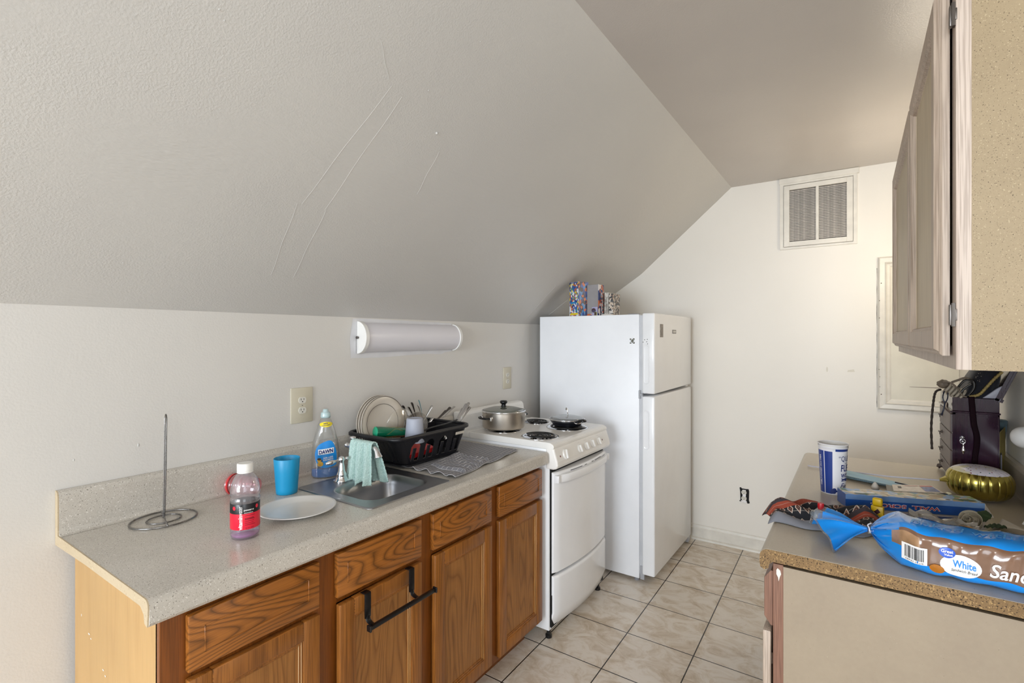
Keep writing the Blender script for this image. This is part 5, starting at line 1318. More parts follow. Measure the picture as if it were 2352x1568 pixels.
def top_fn(off=.001):
    def f(x, y):
        s = (x-.030)/.43; best = None
        for k in range(50):
            az = 20+k*2.8; p = bagsec(s, find_t(s, az)); d = abs(p.y-y)
            if best is None or d < best[0]: best = (d, p)
        return Vector((x, y, best[1].z+off))
    return f
bm = B(); m = letters('Baked with love', width=.26, height=.032, shear=.25, fn=lambda x, y: (x+.235, y+1.545, 0)); tess(m, 1); ft = top_fn(.0012)
for v in m.verts: v.co = ft(v.co.x, v.co.y)
merge(bm, m); obj('top_lettering', bm, flat('pale_blue_ink', '#4aa4e6', .3, var=0), bag, clean=False, label='pale blue script lettering on top')
bm = B(); curved(bm, [(x, y) for x, y in ell(.175, 1.600, .040, .013)], top_fn(.0012), 0, 2); curved(bm, ell(.142, 1.594, .019, .010), top_fn(.0020), 1, 2); curved(bm, ell(.214, 1.592, .012, .010), top_fn(.0020), 2, 2); curved(bm, rc(.285, .325, 1.598, 1.608), top_fn(.0016), 0, 2)
obj('rear_ovals', bm, [M_INKW, flat('brand_blue2', '#2a4fae', .3, var=0), flat('amber2', '#a8681c', .3, var=0)], bag, smooth='all', clean=False)
bm = B(); m = letters('G', height=.010, fn=lambda x, y: (-y+.140, x+1.594, 0)); 
for v in m.verts: v.co = ft(v.co.x, v.co.y)+Vector((0, 0, .0016))
merge(bm, m)
for s_, x_, y_, w_, h_ in (('S', .085, 1.602, .011, .016), ('B', .268, 1.603, .010, .014)):
    m = letters(s_, width=w_, height=h_, shear=.3, fn=lambda x, y: (-y+x_, x+y_, 0))
    for v in m.verts: v.co = ft(v.co.x, v.co.y)+Vector((0, 0, .0012))
    merge(bm, m)
obj('rear_lettering', bm, M_INKW, bag, clean=False)
bm = B(); 
for i in range(7):
    M = Matrix.Translation((.10+i*.0, 1.555, .9675)); 
bm.free()
# patterned cloth
def cloth_pattern():
    t = NT('woven_tribal_cloth'); t.set(Roughness=.92); uv = t.n('ShaderNodeUVMap'); sp_ = t.n('ShaderNodeSeparateXYZ'); t.l(uv.outputs[0], sp_.inputs[0])
    def M_(op, a, b=None):
        x = t.n('ShaderNodeMath', operation=op)
        for i, s_ in enumerate((a, b)):
            if s_ is None: continue
            if isinstance(s_, (int, float)): x.inputs[i].default_value = s_
            else: t.l(s_, x.inputs[i])
        return x.outputs[0]
    U, V = sp_.outputs[0], sp_.outputs[1]
    band = t.ramp(V, [(0, '#74757b'), (.13, '#20242c'), (.33, '#94402c'), (.44, '#3b3438'), (.50, '#b9b0a6'), (.66, '#863a28'), (.78, '#6f5448'), (.86, '#20242c'), (.95, '#74757b')], 'CONSTANT')
    fu = M_('ABSOLUTE', M_('SUBTRACT', M_('FRACT', M_('MULTIPLY', U, 13)), .5)); 
    vv = M_('ABSOLUTE', M_('SUBTRACT', M_('FRACT', M_('MULTIPLY', V, 5)), .5))
    d = M_('ADD', fu, vv)
    dia = t.ramp(M_('FRACT', M_('MULTIPLY', d, 1.0)), [(0, '#7a5446'), (.10, '#141418'), (.20, '#8a5f4e'), (.30, '#c9c0b4'), (.37, '#17181e')], 'CONSTANT')
    msk = t.ramp(V, [(0, '#000000'), (.13, '#ffffff'), (.33, '#000000'), (.50, '#ffffff'), (.66, '#303030'), (.86, '#ffffff'), (.95, '#000000')], 'CONSTANT')
    c = t.mix(msk, band, dia)
    ln_ = t.ramp(M_('FRACT', M_('MULTIPLY', V, 7.5)), [(0, '#000000'), (.94, '#ffffff')], 'CONSTANT')
    c = t.mix(M_('MULTIPLY', ln_, .35), c, '#b9b0a6')
    t.l(c, t.b.inputs['Base Color']); t.bump(t.noise(t.coord(), 900, 1), .3, .0005); return t.m
def scarf(u, v):
    a = Vector((-.232, 1.735, 0)).lerp(Vector((.060, 1.835, 0)), u)
    w_ = .075+.075*math.sin(min(1, u*1.3+.1)*PI*.75)+.05*math.exp(-((u-.72)/.13)**2)
    n = Vector((-.20, 1, 0)).normalized(); p = a+n*((v-.45)*w_*1.5)
    p += Vector((.010*math.sin(v*7+u*3), .008*math.sin(u*15), 0))
    prof = math.sin(min(1, max(0, v))*PI)**.55
    h = prof*(.030+.010*math.sin(u*6.5+.6)+.007*math.sin(u*19+v*8)+.009*math.sin(v*15+u*7)+.010*mnoise.noise(Vector((u*9, v*6, 1))))
    h *= min(1, (1-u)*6+.25)*min(1, u*9+.45)
    z = ZT2+max(h, .002)
    if p.x < -.203: z -= (-.203-p.x)*.55
    return Vector((p.x, p.y, z))
bm = B(); grid(bm, scarf, 110, 80, uv=True); tag(obj('patterned_cloth', bm, cloth_pattern(), smooth='all', solid=.0018), 'crumpled rust, black and grey patterned cloth at the worktop edge', 'cloth')
# glue/lip stick
lx = thing('lip_balm', 'white lip balm tube with red cap standing behind the bag tail', 'lip balm', (-.093, 1.79, ZT2))
bm = B(); lathe(bm, [(.0078, ZT2+.002), (.0082, ZT2+.004), (.0082, ZT2+.038)], (-.088, 1.745), 24); obj('tube', bm, M_INKW, lx, smooth=True)
bm = B(); lathe(bm, [(.0084, ZT2+.038), (.0084, ZT2+.058), (.0078, ZT2+.0605), (.0005, ZT2+.061)], (-.088, 1.745), 24); obj('cap', bm, flat('red_cap', '#b3121c', .35), lx, smooth=True, label='red cap')
# yellow lighter
lt = thing('lighter', 'yellow plastic lighter standing upright between the cloth and the blue box', 'lighter', (.058, 1.915, ZT2))
Ml = Matrix.Translation((.052, 1.885, ZT2)) @ Matrix.Rotation(math.radians(-14), 4, 'Z')
M_YP = flat('yellow_plastic', '#cba70c', .35, var=.03)
bm = B(); box(bm, -.016, .016, -.008, .008, 0, .040, .003, M=Ml); obj('body', bm, M_YP, lt, smooth=True)
bm = B(); box(bm, -.0125, .0125, -.0085, .0085, .040, .064, .005, seg=3, M=Ml); obj('cap', bm, M_YP, lt, smooth=True)
bm = B(); poly(bm, lambda x, z: Ml @ Vector((x, -.0084, z)), [(-.010, .020), (-.002, .014), (.009, .024), (.002, .033)]); obj('badge', bm, flat('dark_red_badge', '#3c1420', .4, var=.3, scale=300), lt, clean=False)
# long blue printed box
sb2 = thing('scroll_box', 'long dark blue printed cardboard box lying behind the bread bag', 'box', (.14, 2.03, ZT2))
Ms = Matrix.Translation((-.030, 1.955, ZT2)) @ Matrix.Rotation(math.radians(20), 4, 'Z')
P3 = patches('printed_meadow', ['#7fa3cf', '#c9bfa8', '#b9a78c', '#86a8d2', '#d8d2c2', '#6f8f72', '#8aa9cf', '#a58d6c'], 55, 8)
P3b = flat('box_blue', '#1b4f9c', .3, var=.1, scale=8)
bm = B(); box(bm, 0, .375, 0, .072, 0, .044, .001, M=Ms)
for f in bm.faces:
    c_ = Ms.inverted() @ f.calc_center_median(); f.material_index = 1 if c_.z > .0435 else 0
obj('carton', bm, [P3b, P3], sb2)
bm = B(); box(bm, .0, .375, -.0006, .0, .028, .0435, M=Ms); obj('sky_band', bm, flat('sky_blue_print', '#6f93c4', .3, var=.2, scale=10), sb2)
bm = B(); loft(bm, [[Ms @ Vector((.376+dx, y, z)) for y, z in ((0, 0), (.07, 0), (.07, .042), (0, .042))] for dx in (0, .001)]); grid(bm, lambda u, v: Ms @ Vector((.377+.022*u, .0+.012*u*v+.03*v, .002+.040*v*(1-.3*u))), 6, 8); obj('end_flap', bm, flat('white_card', '#cfc8be', .5), sb2, smooth='all', label='white inner flap sticking out')
fW = lambda x, y: Ms @ Vector((.165-x, -.0016, .0155-y))
bm = B(); merge(bm, letters('WALL  SCROLL', width=.190, height=.0125, bold=.045, fn=fW)); ol = obj('lettering_outline', bm, M_INKW, sb2, clean=False)
fW2 = lambda x, y: Ms @ Vector((.165-x, -.0022, .0155-y))
bm = B(); merge(bm, letters('WALL  SCROLL', width=.186, height=.0105, bold=.012, fn=fW2)); obj('lettering', bm, flat('red_print', '#b01c30', .4, var=0), ol, clean=False, label='upside-down red lettering')
def disc_on_top(bm, x, y, rx, ry, mi, z=.0446):
    poly(bm, lambda a, b_: Ms @ Vector((a, b_, z)), ell(x, y, rx, ry, 16), mi)
bm = B()
for x, y, rx, ry, mi in ((.28, .012, .016, .010, 0), (.285, .010, .007, .005, 1), (.34, .02, .024, .010, 2), (.335, .03, .012, .006, 0), (.05, .03, .018, .010, 0), (.08, .03, .014, .009, 0), (.05, .012, .022, .006, 2)): disc_on_top(bm, x, y, rx, ry, mi, .0446+.0002*mi+.0003*(rx < .01))
obj('printed_shapes', bm, [M_INKW, M_INKB, flat('leaf_print', '#3c5a44', .4)], sb2, clean=False)
# light blue sheets with printed rings
def sheet(name, pts, z, matl, label, cat, curl=.0, group=None, grp=None):
    p = [Vector((x, y, z)) for x, y in pts]
    def f(u, v):
        q = p[0].lerp(p[1], u).lerp(p[3].lerp(p[2], u), v); q.z += curl*math.sin(u*PI)*math.sin(v*4+1)+curl*.7*u*u; return q
    bm = B(); grid(bm, f, 14, 14, uv=True); o = obj(name, bm, matl, smooth='all', solid=.0006); tag(o, label, cat, group); return o
def rings_mat():
    t = NT('blue_paper_rings'); t.set(Roughness=.6); v = t.coord(scale=(1, 1, 0))
    vo = t.n('ShaderNodeTexVoronoi'); vo.inputs['Scale'].default_value = 19; vo.inputs['Randomness'].default_value = .5; t.l(v, vo.inputs['Vector'])
    t.l(t.ramp(vo.outputs['Distance'], [(0, '#7fa2cf'), (.26, '#6b5a4a'), (.32, '#7fa2cf')], 'CONSTANT'), t.b.inputs['Base Color']); return t.m
M_RNG = rings_mat()
sheet('paper_sheet', [(.060, 1.80), (.245, 1.84), (.23, 1.93), (.060, 1.90)], ZT2+.010, M_RNG, 'light blue sheet with brown rings, tucked behind the bread bag', 'paper', .012)
sheet('paper_sheet', [(.020, 1.74), (.10, 1.765), (.09, 1.80), (.018, 1.785)], ZT2+.008, M_RNG, 'small light blue slip with a brown ring right of the patterned cloth', 'paper', .004)
sheet('envelope', [(-.02, 1.70), (.085, 1.72), (.09, 1.775), (-.035, 1.755)], ZT2+.004, flat('cream_paper', '#cfc8a8', .7), 'cream coloured paper under the bread bag neck', 'paper', .004)
# folded face mask
fm = thing('face_mask', 'pale blue folded disposable face masks lying behind the paper cup', 'face mask', (.05, 2.33, ZT2))
def mask_layer(k):
    def f(u, v):
        a = Vector((-.055, 2.405, 0)).lerp(Vector((.185, 2.30-.012*k, 0)), u); n = Vector((.25, .97, 0)).normalized()
        w_ = .080*(1-.35*u)+.004*k
        p = a+n*((v-.6)*w_); p.z = ZT2+.0025+.005*k+.010*math.sin(v*PI)*(1-.3*u)+.0022*math.cos(v*PI*6)
        return p
    return f
for k in range(3):
    bm = B(); grid(bm, mask_layer(k), 24, 30); obj('mask_layer', bm, flat('mask_blue_%s' % 'abc'[k], ('#9fc0cf', '#b9d3de', '#aeccd9')[k], .7), fm, smooth='all', solid=.0008)
bm = B(); tube(bm, spline([(.18, 2.33, ZT2+.012), (.22, 2.345, ZT2+.006), (.246, 2.335, ZT2+.003), (.22, 2.30, ZT2+.003), (.18, 2.29, ZT2+.006)], 5), .0012, 6); tube(bm, spline([(-.04, 2.41, ZT2+.01), (-.015, 2.475, ZT2+.004), (.012, 2.452, ZT2+.003), (0, 2.42, ZT2+.008)], 5), .0012, 6); obj('ear_loop', bm, M_INKW, fm, smooth='all')
# foil balloon with its stick
bl = thing('foil_balloon', 'small round gold foil balloon with white confetti-print top, beside the jewelry chest', 'balloon', (.345, 2.325, ZT2))
bcn = Vector((.345, 2.318, .972))
NB = 22
def balloon(i, j, nu=264, nv=36):
    a = 2*PI*i/nu; ph = -PI/2+PI*j/nv
    puck = abs(math.sin(a*NB/2)); rr = .0885; e = .9
    c_ = max(math.cos(ph), .002); s_ = math.sin(ph)
    seam = math.exp(-(ph/.30)**2)
    r = rr*abs(c_)**.62*(1-.045*math.exp(-(ph/.8)**2)*(1-puck**.35)); z = .0545*math.copysign(abs(s_)**.80, s_)+.0022*math.sin(a*NB)*seam
    z *= 1-.05*(1-puck)*(1-abs(s_))
    return bcn+Vector((r*math.cos(a), r*math.sin(a), z))
M_GOLD = metal('gold_foil', '#ab9d50', .24)
def confetti():
    t = NT('confetti_print'); t.set(Roughness=.25, Metallic=.1); v = t.coord()
    vo = t.n('ShaderNodeTexVoronoi'); vo.inputs['Scale'].default_value = 95; t.l(v, vo.inputs['Vector'])
    m = t.ramp(vo.outputs['Distance'], [(0, '#ffffff'), (.20, '#000000')], 'CONSTANT'); h = t.n('ShaderNodeSeparateColor'); t.l(vo.outputs['Color'], h.inputs[0])
    c = t.ramp(h.outputs[0], [(0, '#7a1c3c'), (.25, '#2c3a34'), (.45, '#2f8a8c'), (.6, '#c8a02c'), (.75, '#3a3a44')], 'CONSTANT')
    base = t.ramp(t.noise(t.coord(), 26, 2), [(.5, '#d9d3dc'), (.62, '#d5cda6')]); t.l(t.mix(m, base, c), t.b.inputs['Base Color']); return t.m
M_CONF = confetti()
bm = B(); rings = [[balloon(i, j) for i in range(264)] for j in range(0, 37)]
loft(bm, rings, mi=lambda i, j: 1 if i > 25 or i < 7 else 0); obj('envelope', bm, [M_GOLD, M_CONF], bl, smooth='all')
bm = B(); rings = []
for k in range(9):
    s = k/8; c_ = Vector((.345-.084-.020*s, 2.318, .970-.006*s)); r = .018*(1-s)**1.3+.005+.004*s
    rings.append([c_+Vector((0, r*math.cos(a)*(1+.12*math.sin(a*6)), .5*r*math.sin(a)*(1+.2*math.sin(a*7)))) for a in [2*PI*q/28 for q in range(28)]])
loft(bm, rings); obj('neck', bm, M_GOLD, bl, smooth='all')
bm = B(); tube(bm, [(.246, 2.318, .962), (.1, 2.375, .940), (.0, 2.43, .928), (-.10, 2.462, .9215), (-.172, 2.478, .9205)], .0028, 8); obj('stick', bm, flat('white_stick', '#d6d4e0', .4), bl, smooth='all', label='thin white balloon stick')
bm = B(); poly(bm, plane_fn((.252, 2.243, .985), (.8, -.6, 0), (.1, .1, 1), .004), rc(-.006, .006, -.013, .013)); 
bm.free()
# black photo strips and printed card behind the blue box
def flatcard(name, pts, z, m, label, cat, th=.0012):
    bm = B(); loft(bm, [[Vector((x, y, z+dz+d_)) for (x, y, d_) in pts] for dz in (0, th)]); o = obj(name, bm, m); tag(o, label, cat); return o
M_PHOTO = patches('dark_photo', ['#14141e', '#1c1c2a', '#101018', '#23233a'], 14, 2, .2)
flatcard('photo_print', [(.085, 2.15, .012), (.26, 2.16, .010), (.20, 2.225, .014), (.085, 2.225, .016)], ZT2+.010, M_PHOTO, 'dark photo print with white edge lying before the face masks', 'photo')
flatcard('photo_print', [(.17, 2.15, .004), (.265, 2.155, .004), (.255, 2.26, .002), (.19, 2.265, .004)], ZT2+.002, M_PHOTO, 'dark narrow photo print pointing toward the gold balloon', 'photo')
bm = B(); c4 = [Vector((.10, 2.075, ZT2+.046)), Vector((.232, 2.128, ZT2+.048)), Vector((.205, 2.17, ZT2+.058)), Vector((.098, 2.125, ZT2+.054))]
grid(bm, lambda u, v: c4[0].lerp(c4[1], u).lerp(c4[3].lerp(c4[2], u), v), 4, 4, mi=lambda u, v: 0)
ic = obj('id_card', bm, flat('pale_card', '#c9bcae', .4, var=.08, scale=90), solid=.001); tag(ic, 'pale printed card with a red and blue picture lying on the blue box', 'card')
def cf(u, v): return c4[0].lerp(c4[1], u).lerp(c4[3].lerp(c4[2], u), v)+Vector((-.0002, -.0004, .0012))
bm = B(); 
for (u0, u1, v0, v1, mi) in ((.66, .96, .1, .85, 0), (.66, .96, .72, .9, 1), (.3, .62, .80, .86, 1), (.12, .2, .45, .7, 2)):
    f = bm.faces.new([bm.verts.new(cf(u, v)+Vector((0, 0, .0002*mi))) for u, v in ((u0, v0), (u1, v0), (u1, v1), (u0, v1))]); f.material_index = mi
obj('card_print', bm, [flat('card_blue', '#5a6a9c', .4, var=.3, scale=120), flat('card_red', '#a8483c', .4), flat('card_dark', '#3a342e', .5)], ic, clean=False)
# tube with white cone cap
bm = B(); lathe(bm, [(.013, 0), (.009, .012), (.004, .022), (.0005, .024)], (0, 0), 20, Matrix.Translation((.052, 2.14, ZT2+.030)) @ Matrix.Rotation(.3, 4, 'X'))
tag(obj('paper_cone', bm, flat('white_paper_cone', '#c6beb2', .6), smooth='all'), 'small crumpled white paper cone on the far side of the blue box', 'paper')
ms_ = thing('matchstick', 'dark stick with pale round head lying before the gold balloon', 'stick', (.24, 2.14, ZT2+.04))
bm = B(); tube(bm, [(.11, 2.20, ZT2+.046), (.243, 2.135, ZT2+.043)], .0022, 8); obj('stem', bm, flat('dark_stem', '#2a2430', .5), ms_)
bm = B(); lathe(bm, [(.0015, -.01), (.0022, .0), (.007, .002), (.0075, .004), (.005, .006), (.0005, .0065)], (0, 0), 16, Matrix.Translation((.2445, 2.134, ZT2+.045))); obj('head', bm, flat('pale_head', '#d3c7a4', .5), ms_, smooth='all')
bm = B(); tube(bm, spline([(.262, 2.150, ZT2+.006), (.280, 2.156, ZT2+.008), (.298, 2.150, ZT2+.006)], 4), .007, 8, sq=(1, .6)); tag(obj('candy_wrapper', bm, flat('red_wrapper', '#b3261c', .3), smooth='all'), 'small red wrapper peeking out under the gold balloon', 'wrapper')
# white fabric rose with leaves
rs = thing('fabric_rose', 'off-white fabric rose with dark green leaves behind the bread bag', 'artificial flower', (.29, 1.93, ZT2))
M_ROSE = flat('rose_fabric', '#a9a08c', .85, var=.05, scale=60); M_LEAF = flat('leaf_fabric', '#2c4020', .8, var=.15, scale=40)
rc0 = Vector((.268, 1.905, ZT2+.030))
Mr = Matrix.Translation(rc0) @ Matrix.Rotation(math.radians(-35), 4, 'Z') @ Matrix.Rotation(math.radians(60), 4, 'X')
for k, (r, h, a0, sp2) in enumerate(((.006, .020, 0, 4.5), (.011, .019, 1.8, 3.4), (.016, .017, 3.6, 3.2), (.021, .013, 5.2, 2.9), (.026, .009, .9, 2.8), (.029, .006, 2.9, 2.8))):
    bm = B(); grid(bm, lambda u, v: Mr @ Vector(((r*(.55+.5*v)+.002*math.sin(u*9+k)*v)*math.cos(a0+sp2*(u-.5)*1.15), (r*(.55+.5*v))*math.sin(a0+sp2*(u-.5)*1.15), -.016+(h+.016)*v+.0025*math.sin(u*PI)*v)), 18, 8)
    obj('petal', bm, M_ROSE, rs, smooth='all', solid=.0012)
bm = B(); q = bmesh.ops.create_uvsphere(bm, u_segments=16, v_segments=8, radius=.019)
for v in q['verts']: v.co = Mr @ (v.co*1.0+Vector((0, 0, -.010)))
obj('flower_base', bm, M_ROSE, rs, smooth='all')
for c_, d_, w_ in (((.296, 1.925, ZT2+.018), (.046, -.006, .010), .020), ((.292, 1.945, ZT2+.024), (.020, .050, .022), .018), ((.300, 1.905, ZT2+.012), (.05, -.05, -.004), .020)):
    c_ = Vector(c_); d_ = Vector(d_); s_ = Vector((-d_.y, d_.x, 0)).normalized()
    bm = B(); grid(bm, lambda u, v: c_+d_*u+s_*((v-.5)*2*w_*math.sin(min(1, u*1.02)*PI*.98+.03)**.8)+Vector((0, 0, .006*math.sin(u*PI)-.008*abs(v-.5)+.002*math.sin(u*30))), 14, 8); obj('leaf', bm, M_LEAF, rs, smooth='all', solid=.001)
# loose papers, cable and plastic film
sheet('receipt', [(.315, 1.93), (.400, 1.90), (.350, 2.02), (.318, 2.00)], ZT2+.012, flat('receipt_paper', '#b9b0a0', .7, var=.03), 'creased white receipt corner right of the rose leaves', 'paper', .014)
sheet('paper_sheet', [(.32, 1.84), (.44, 1.83), (.44, 1.92), (.33, 1.935)], ZT2+.004, flat('grey_print', '#8c8578', .7, var=.3, scale=70), 'grey printed sheet lying flat between bread bag and receipt', 'paper', .004)
flatcard('phone', [(.12, 1.90, .0), (.26, 1.955, .0), (.245, 2.0, .0), (.105, 1.945, .0)], ZT2+.001, flat('dark_violet_glass', '#2b2836', .15), 'dark flat case lying between the blue box and bread bag', 'case', .008)
bm = B(); tube(bm, spline([(.10, 1.83, ZT2+.024), (.16, 1.86, ZT2+.030), (.21, 1.875, ZT2+.028), (.235, 1.93, ZT2+.024), (.24, 1.96, ZT2+.010)], 6), .0018, 8); tag(obj('cable', bm, flat('thin_black_cable', '#16161c', .4), smooth='all'), 'thin black cable curling between the bread bag and the rose', 'cable')
bm = B(); grid(bm, lambda u, v: Vector((.115+.14*u, 1.69+.085*v+.01*math.sin(u*9), ZT2+.062+.036*math.sin(v*PI)*(1-.45*u)-.03*v+.006*math.sin(u*17+v*6)+.005*math.sin(v*23+u*8))), 26, 20); 
tag(obj('plastic_wrapper', bm, clear('crinkled_film', '#dcd8d0', .22, .08, 1.5), smooth='all'), 'crinkled clear plastic wrapper lying against the back of the bread bag', 'wrapper')
# yellow and white packet at the right
pk = thing('packet', 'small yellow and white packet leaning at the right edge of the worktop', 'packet', (.40, 2.0, ZT2))
Mp = Matrix.Translation((.428, 1.995, ZT2+.002)) @ Matrix.Rotation(math.radians(24), 4, 'Z') @ Matrix.Rotation(math.radians(28), 4, 'Y')
bm = B(); box(bm, -.024, .012, -.040, .040, 0, .068, .002, M=Mp); obj('pouch', bm, flat('yellow_packet', '#b9a11c', .3, var=.15, scale=60), pk)
bm = B(); box(bm, -.0248, .0128, -.0408, .0408, 0, .020, .001, M=Mp); obj('white_band', bm, M_INKW, pk)
# jewellery chest
jc = thing('jewelry_chest', 'dark cherry wood jewelry chest with drawers and ring pulls, lid open', 'jewelry chest', (.355, 2.61, ZT2))
M_CH = wood('dark_cherry', '#2c1526', '#22101e', 'z', 'y', 9, 3, .12, stretch=.1, pore=.08); M_CHF = flat('cherry_front_reflection', '#5a4a44', .42, var=.1, scale=10)  # taupe fronts: the glossy reflection is put into their colour
JX0, JX1, JY0, JY1 = .291, .418, 2.45, 2.765
bm = B(); box(bm, JX0, JX1, JY0, JY1, .930, 1.190, .002); obj('chest_body', bm, M_CH, jc)
bm = B()
for a, b, c_, d_ in ((JX0, JX0+.009, .93, 1.19), (JX1-.004, JX1, .93, 1.19), (JX0, JX1, .93, .938), (JX0, JX1, 1.183, 1.19)): box(bm, a, b, JY0-.0025, JY0+.001, c_, d_, .0006)
obj('side_frame', bm, M_CH, jc)
bm = B(); box(bm, JX0-.006, JX1+.003, JY0-.005, JY1+.004, 1.190, 1.197, .0022); box(bm, JX0, JX1, JY0, JY1, 1.197, 1.246, .001); obj('top_tray', bm, M_CH, jc)
for z0, z1 in ((.940, .982), (.986, 1.045), (1.049, 1.110), (1.114, 1.186)):
    bm = B(); box(bm, JX0-.004, JX0+.004, JY0+.018, JY1-.012, z0, z1, .0018); dr = obj('drawer', bm, M_CHF, jc)
    for y in (JY0+.235,):
        bm = B(); zc = (z0+z1)/2+.004; lathe(bm, [(.006, 0), (.0065, .002), (.003, .004), (.002, .008), (.004, .011), (.0005, .012)], (0, 0), 12, Matrix.Translation((JX0-.004, y, zc)) @ Matrix.Rotation(-PI/2, 4, 'Y'))
        tube(bm, [(JX0-.011, y+.009*math.cos(a), zc-.006+.007*math.sin(a)) for a in [2*PI*i/16 for i in range(16)]], .0012, 6, True); obj('ring_pull', bm, M_CUTD, dr, smooth='all')
bm = B()
for y in (JY0+.012, JY1-.012):
    tube(bm, spline([(JX0+.004, y, .932), (JX0-.008, y, .929), (JX0-.006, y, .925), (JX0-.010, y, .9225)], 3), [.009, .009, .0085, .008, .008, .0075, .007, .007, .0068, .0068], 10, sq=(1, 1))
    tube(bm, spline([(JX1-.006, y, .930), (JX1, y, .926), (JX1-.002, y, .9225)], 3), .0068, 8)
obj('feet', bm, M_CHF, jc, smooth='all')
bm = B()
tube(bm, spline([(JX0-.001, JY0+.004, 1.186), (JX0-.014, JY0+.03, 1.200), (JX0-.010, JY0+.06, 1.215), (JX0-.020, JY0+.07, 1.222)], 4), .006, 10, sq=(1, .8)); obj('carved_crest', bm, M_CHF, jc, smooth='all')
bm = B(); cx = .319
tube(bm, [(cx+.0075*math.cos(a), JY0-.004, 1.087+.0085*math.sin(a)) for a in [2*PI*i/24 for i in range(24)]], .0017, 6, True)
q = bmesh.ops.create_uvsphere(bm, u_segments=12, v_segments=8, radius=.0035)
for v in q['verts']: v.co += Vector((cx, JY0-.004, 1.087))
prism(bm, [(cx-.008, 1.098), (cx, 1.106), (cx+.008, 1.098), (cx, 1.100)], 'y', JY0-.006, JY0-.002)
Mq = Matrix.Translation((cx+.002, JY0-.003, 1.078)) @ Matrix.Rotation(PI, 4, 'X')
lathe(bm, [(.003, 0), (.0035, .003), (.0022, .006), (.003, .012), (.0045, .018), (.006, .025), (.0055, .028), (.0025, .031), (.0035, .034), (.002, .037), (.0005, .038)], (0, 0), 14, Mq)
obj('handle', bm, M_CHROME, jc, smooth='all', label='ornate silver side handle')
Mlid = Matrix.Translation((JX1-.004, 0, 1.240)) @ Matrix.Rotation(math.radians(21), 4, 'Y')
bm = B(); box(bm, 0, .008, JY0-.004, JY1, 0, .125, .001, M=Mlid); box(bm, -.010, 0, JY0-.004, JY1, 0, .008, M=Mlid); box(bm, -.010, 0, JY0-.004, JY0+.004, 0, .125, M=Mlid); box(bm, .003, .012, JY0-.006, JY1, -.002, .010, M=Mlid); obj('lid', bm, M_CH, jc)
# bag, rope, shoe-like leather, cord on the chest
nb = thing('drawstring_bag', 'dark navy velvet bag with gold rope trim stuffed into the open chest', 'bag', (.37, 2.55, 1.236))
def velvet():
    t = NT('navy_velvet'); t.set(Roughness=.9); t.b.inputs['Sheen Weight'].default_value = .15
    n = t.noise(t.coord(), 10, 3); t.l(t.ramp(n, [(.3, '#020206'), (.7, '#07091a')]), t.b.inputs['Base Color']); return t.m
def bagring(s, n=28):
    z = 1.225+.150*s; x0 = .298+.072*s**.8; x1 = .414+.028*s
    return [Vector(((x0+x1)/2+(x1-x0)/2*math.copysign(abs(math.cos(a))**.7, math.cos(a))+.003*math.sin(a*5+s*9), 2.56+.10*math.copysign(abs(math.sin(a))**.7, math.sin(a))+.004*math.sin(a*7+s*5), z)) for a in [2*PI*i/n for i in range(n)]]
bm = B(); loft(bm, [bagring(i/10) for i in range(11)]); obj('pouch', bm, velvet(), nb, smooth='all')
bm = B(); pp = spline([(.338, 2.452, 1.250), (.364, 2.450, 1.261), (.384, 2.452, 1.288), (.404, 2.452, 1.318), (.425, 2.452, 1.345)], 10)
P_ = [p+Vector((0, -.002, 0)) for p in pp]; tube(bm, P_, [.0048+.0009*math.sin(i*2.4) for i in range(len(P_))], 10); obj('gold_rope', bm, flat('gold_rope', '#8e7a42', .6, var=.3, scale=300), nb, smooth='all')
bm = B()
for k in range(26):
    x, z = random.uniform(.325, .372), random.uniform(1.305, 1.34)
    if x < .298+.072*((z-1.225)/.15)**.8+.006: continue
    q = bmesh.ops.create_icosphere(bm, subdivisions=1, radius=.0016)
    for v in q['verts']: v.co += Vector((x, 2.4585, z))
obj('sequins', bm, M_CHROME, nb)
bm = B(); loft(bm, [[Vector((x, y, z)) for x, z in ((.372, 1.248), (.417, 1.248), (.426, 1.296), (.41, 1.285), (.39, 1.265))] for y in (2.447, 2.455)]); tag(obj('white_cloth', bm, flat('grey_white_satin', '#85848f', .4, var=.1, scale=30), smooth='all', bevel=.003), 'folded whitish satin cloth inside the open chest lid', 'cloth')
bun = thing('leather_cord_bundle', 'knotted bundle of tan leather cords on top of the chest', 'cord bundle', (.28, 2.5, 1.246))
M_TAN = flat('tan_leather', '#6c5f50', .6, var=.12, scale=60); M_TANL = flat('pale_tan_cord', '#9a8f7e', .6, var=.08, scale=60)
bm = B(); q = bmesh.ops.create_icosphere(bm, subdivisions=3, radius=1)
for v in q['verts']:
    n_ = mnoise.noise(v.co*2.2); v.co = Vector((.268, 2.47, 1.292))+Vector((v.co.x*.019, v.co.y*.018, v.co.z*.016))*(1+.25*n_)
obj('knot', bm, M_TAN, bun, smooth='all')
for k in range(5):
    bm = B(); c_ = Vector((.279+.010*k, 2.468, 1.277-.006*k)); ax1 = Vector((.5, 0, .8)).normalized(); 
    tube(bm, [c_+Vector((.25, 0, -.0)).normalized()*.0+Vector((-.35, 0, .94)).normalized()*0+(Vector((.55, 0, .83))*(.019*math.cos(a)))+Vector((0, 1, 0))*(.017*math.sin(a)) for a in [2*PI*i/22 for i in range(22)]], .0042, 8, True); obj('cord_wrap', bm, M_TANL, bun, smooth='all')
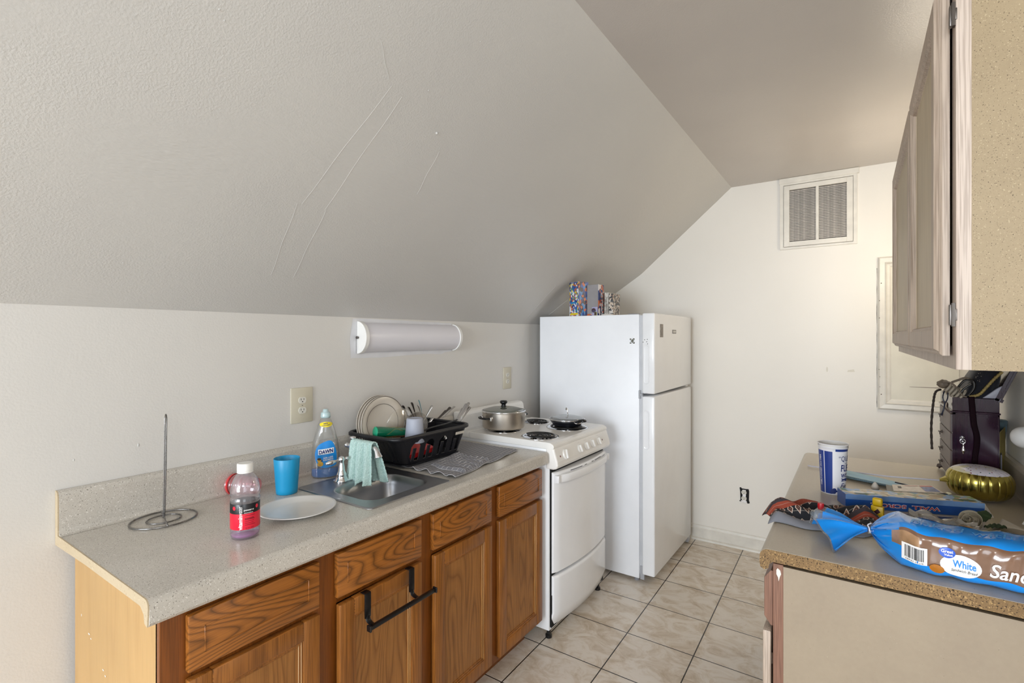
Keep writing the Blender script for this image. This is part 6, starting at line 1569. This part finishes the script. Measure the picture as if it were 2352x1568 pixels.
bm = B(); tube(bm, spline([(.262, 2.45, 1.300), (.285, 2.446, 1.300), (.304, 2.446, 1.280), (.318, 2.446, 1.255), (.33, 2.446, 1.250)], 5), .0028, 8); tube(bm, spline([(.290, 2.46, 1.300), (.310, 2.46, 1.31), (.328, 2.46, 1.318), (.345, 2.46, 1.310)], 5), .004, 8); obj('loose_cord', bm, M_TAN, bun, smooth='all')
bm = B(); tube(bm, spline([(.296, 2.475, 1.250), (.310, 2.465, 1.285), (.328, 2.46, 1.310), (.350, 2.46, 1.308), (.352, 2.46, 1.28), (.335, 2.465, 1.25)], 6), [.006]*31, 10, sq=(1, .6)); tube(bm, spline([(.31, 2.455, 1.256), (.325, 2.455, 1.28), (.345, 2.453, 1.298)], 6), .007, 10, sq=(1, .5)); tag(obj('leather_strap', bm, flat('black_leather', '#1a1612', .3), smooth='all'), 'looped black leather strap between the cord bundle and navy bag', 'strap')
bm = B(); tube(bm, spline([(.258, 2.455, 1.272), (.241, 2.43, 1.262), (.234, 2.43, 1.214), (.229, 2.43, 1.133), (.231, 2.43, 1.050)], 12), [.0038+.0006*math.sin(i*1.9) for i in range(49)], 8); tag(obj('braided_cord', bm, flat('dark_brown_braid', '#2e231c', .8, var=.2, scale=200), smooth='all'), 'long dark brown braided cord hanging left of the chest', 'cord')
bm = B(); tube(bm, spline([(.268, 2.447, 1.268), (.262, 2.432, 1.245), (.268, 2.430, 1.226), (.276, 2.436, 1.243), (.278, 2.447, 1.262)], 7), [.0019+.0004*(i % 2) for i in range(29)], 6); tube(bm, [(.268, 2.430, 1.226), (.264, 2.431, 1.20), (.258, 2.432, 1.178)], [.002, .0025, .0028], 8); tag(obj('beaded_string', bm, flat('blue_black_beads', '#252a3c', .4, var=.3, scale=300), smooth='all'), 'short loop of dark blue beads hanging on the chest corner', 'beads')
bm = B(); tube(bm, [(.168, 2.468, 1.276), (.256, 2.468, 1.276)], [.0006, .0013], 6); tag(obj('wooden_stick', bm, flat('thin_brown_stick', '#6a5548', .6)), 'thin brown stick poking out left from the cord bundle', 'stick')
bm = B(); tube(bm, spline([(.343, 2.446, 1.252), (.346, 2.443, 1.200), (.350, 2.443, 1.15), (.358, 2.443, 1.10), (.352, 2.443, 1.03), (.350, 2.443, .985)], 6), .0085, 8, sq=(1, .25), up=(0, 1, 0)); tag(obj('ribbon', bm, flat('dark_wine_ribbon', '#16060c', .8, Specular_IOR_Level=.1), smooth='all'), 'dark wine ribbon hanging down the side of the chest', 'ribbon')
# things tucked behind the chest
fd = flatcard('folder', [(.425, 2.50, 0), (.4275, 2.50, 0), (.470, 2.66, 0), (.4675, 2.66, 0)], .9165, flat('yellow_folder', '#9c8a3e', .6, var=.06), 'dull yellow folder standing between chest and right wall', 'folder', .205)
flatcard('paperback', [(.424, 2.47, 0), (.428, 2.47, 0), (.440, 2.56, 0), (.436, 2.56, 0)], .9165, flat('grey_violet_cover', '#57525a', .6, var=.1), 'thin grey booklet standing just before the yellow folder', 'booklet', .13)
bm = B(); box(bm, -.012, .012, -.02, .02, 0, .23, M=Matrix.Translation((.448, 2.70, .9165)) @ Matrix.Rotation(math.radians(5), 4, 'Y')); tag(obj('book', bm, flat('teal_cover', '#2f4a50', .5, var=.2, scale=60)), 'dark teal book corner showing above the yellow folder', 'book')
# white globe
bm = B(); q = bmesh.ops.create_uvsphere(bm, u_segments=40, v_segments=24, radius=.034)
for v in q['verts']: v.co = Vector((v.co.x, v.co.y, v.co.z))+Vector((.444, 2.262, 1.145))
o = obj('white_ball', bm, flat('matte_white_rubber', '#c9c7c4', .5, var=.02), smooth='all'); tag(o, 'small round white ball hanging against the right wall', 'ball')
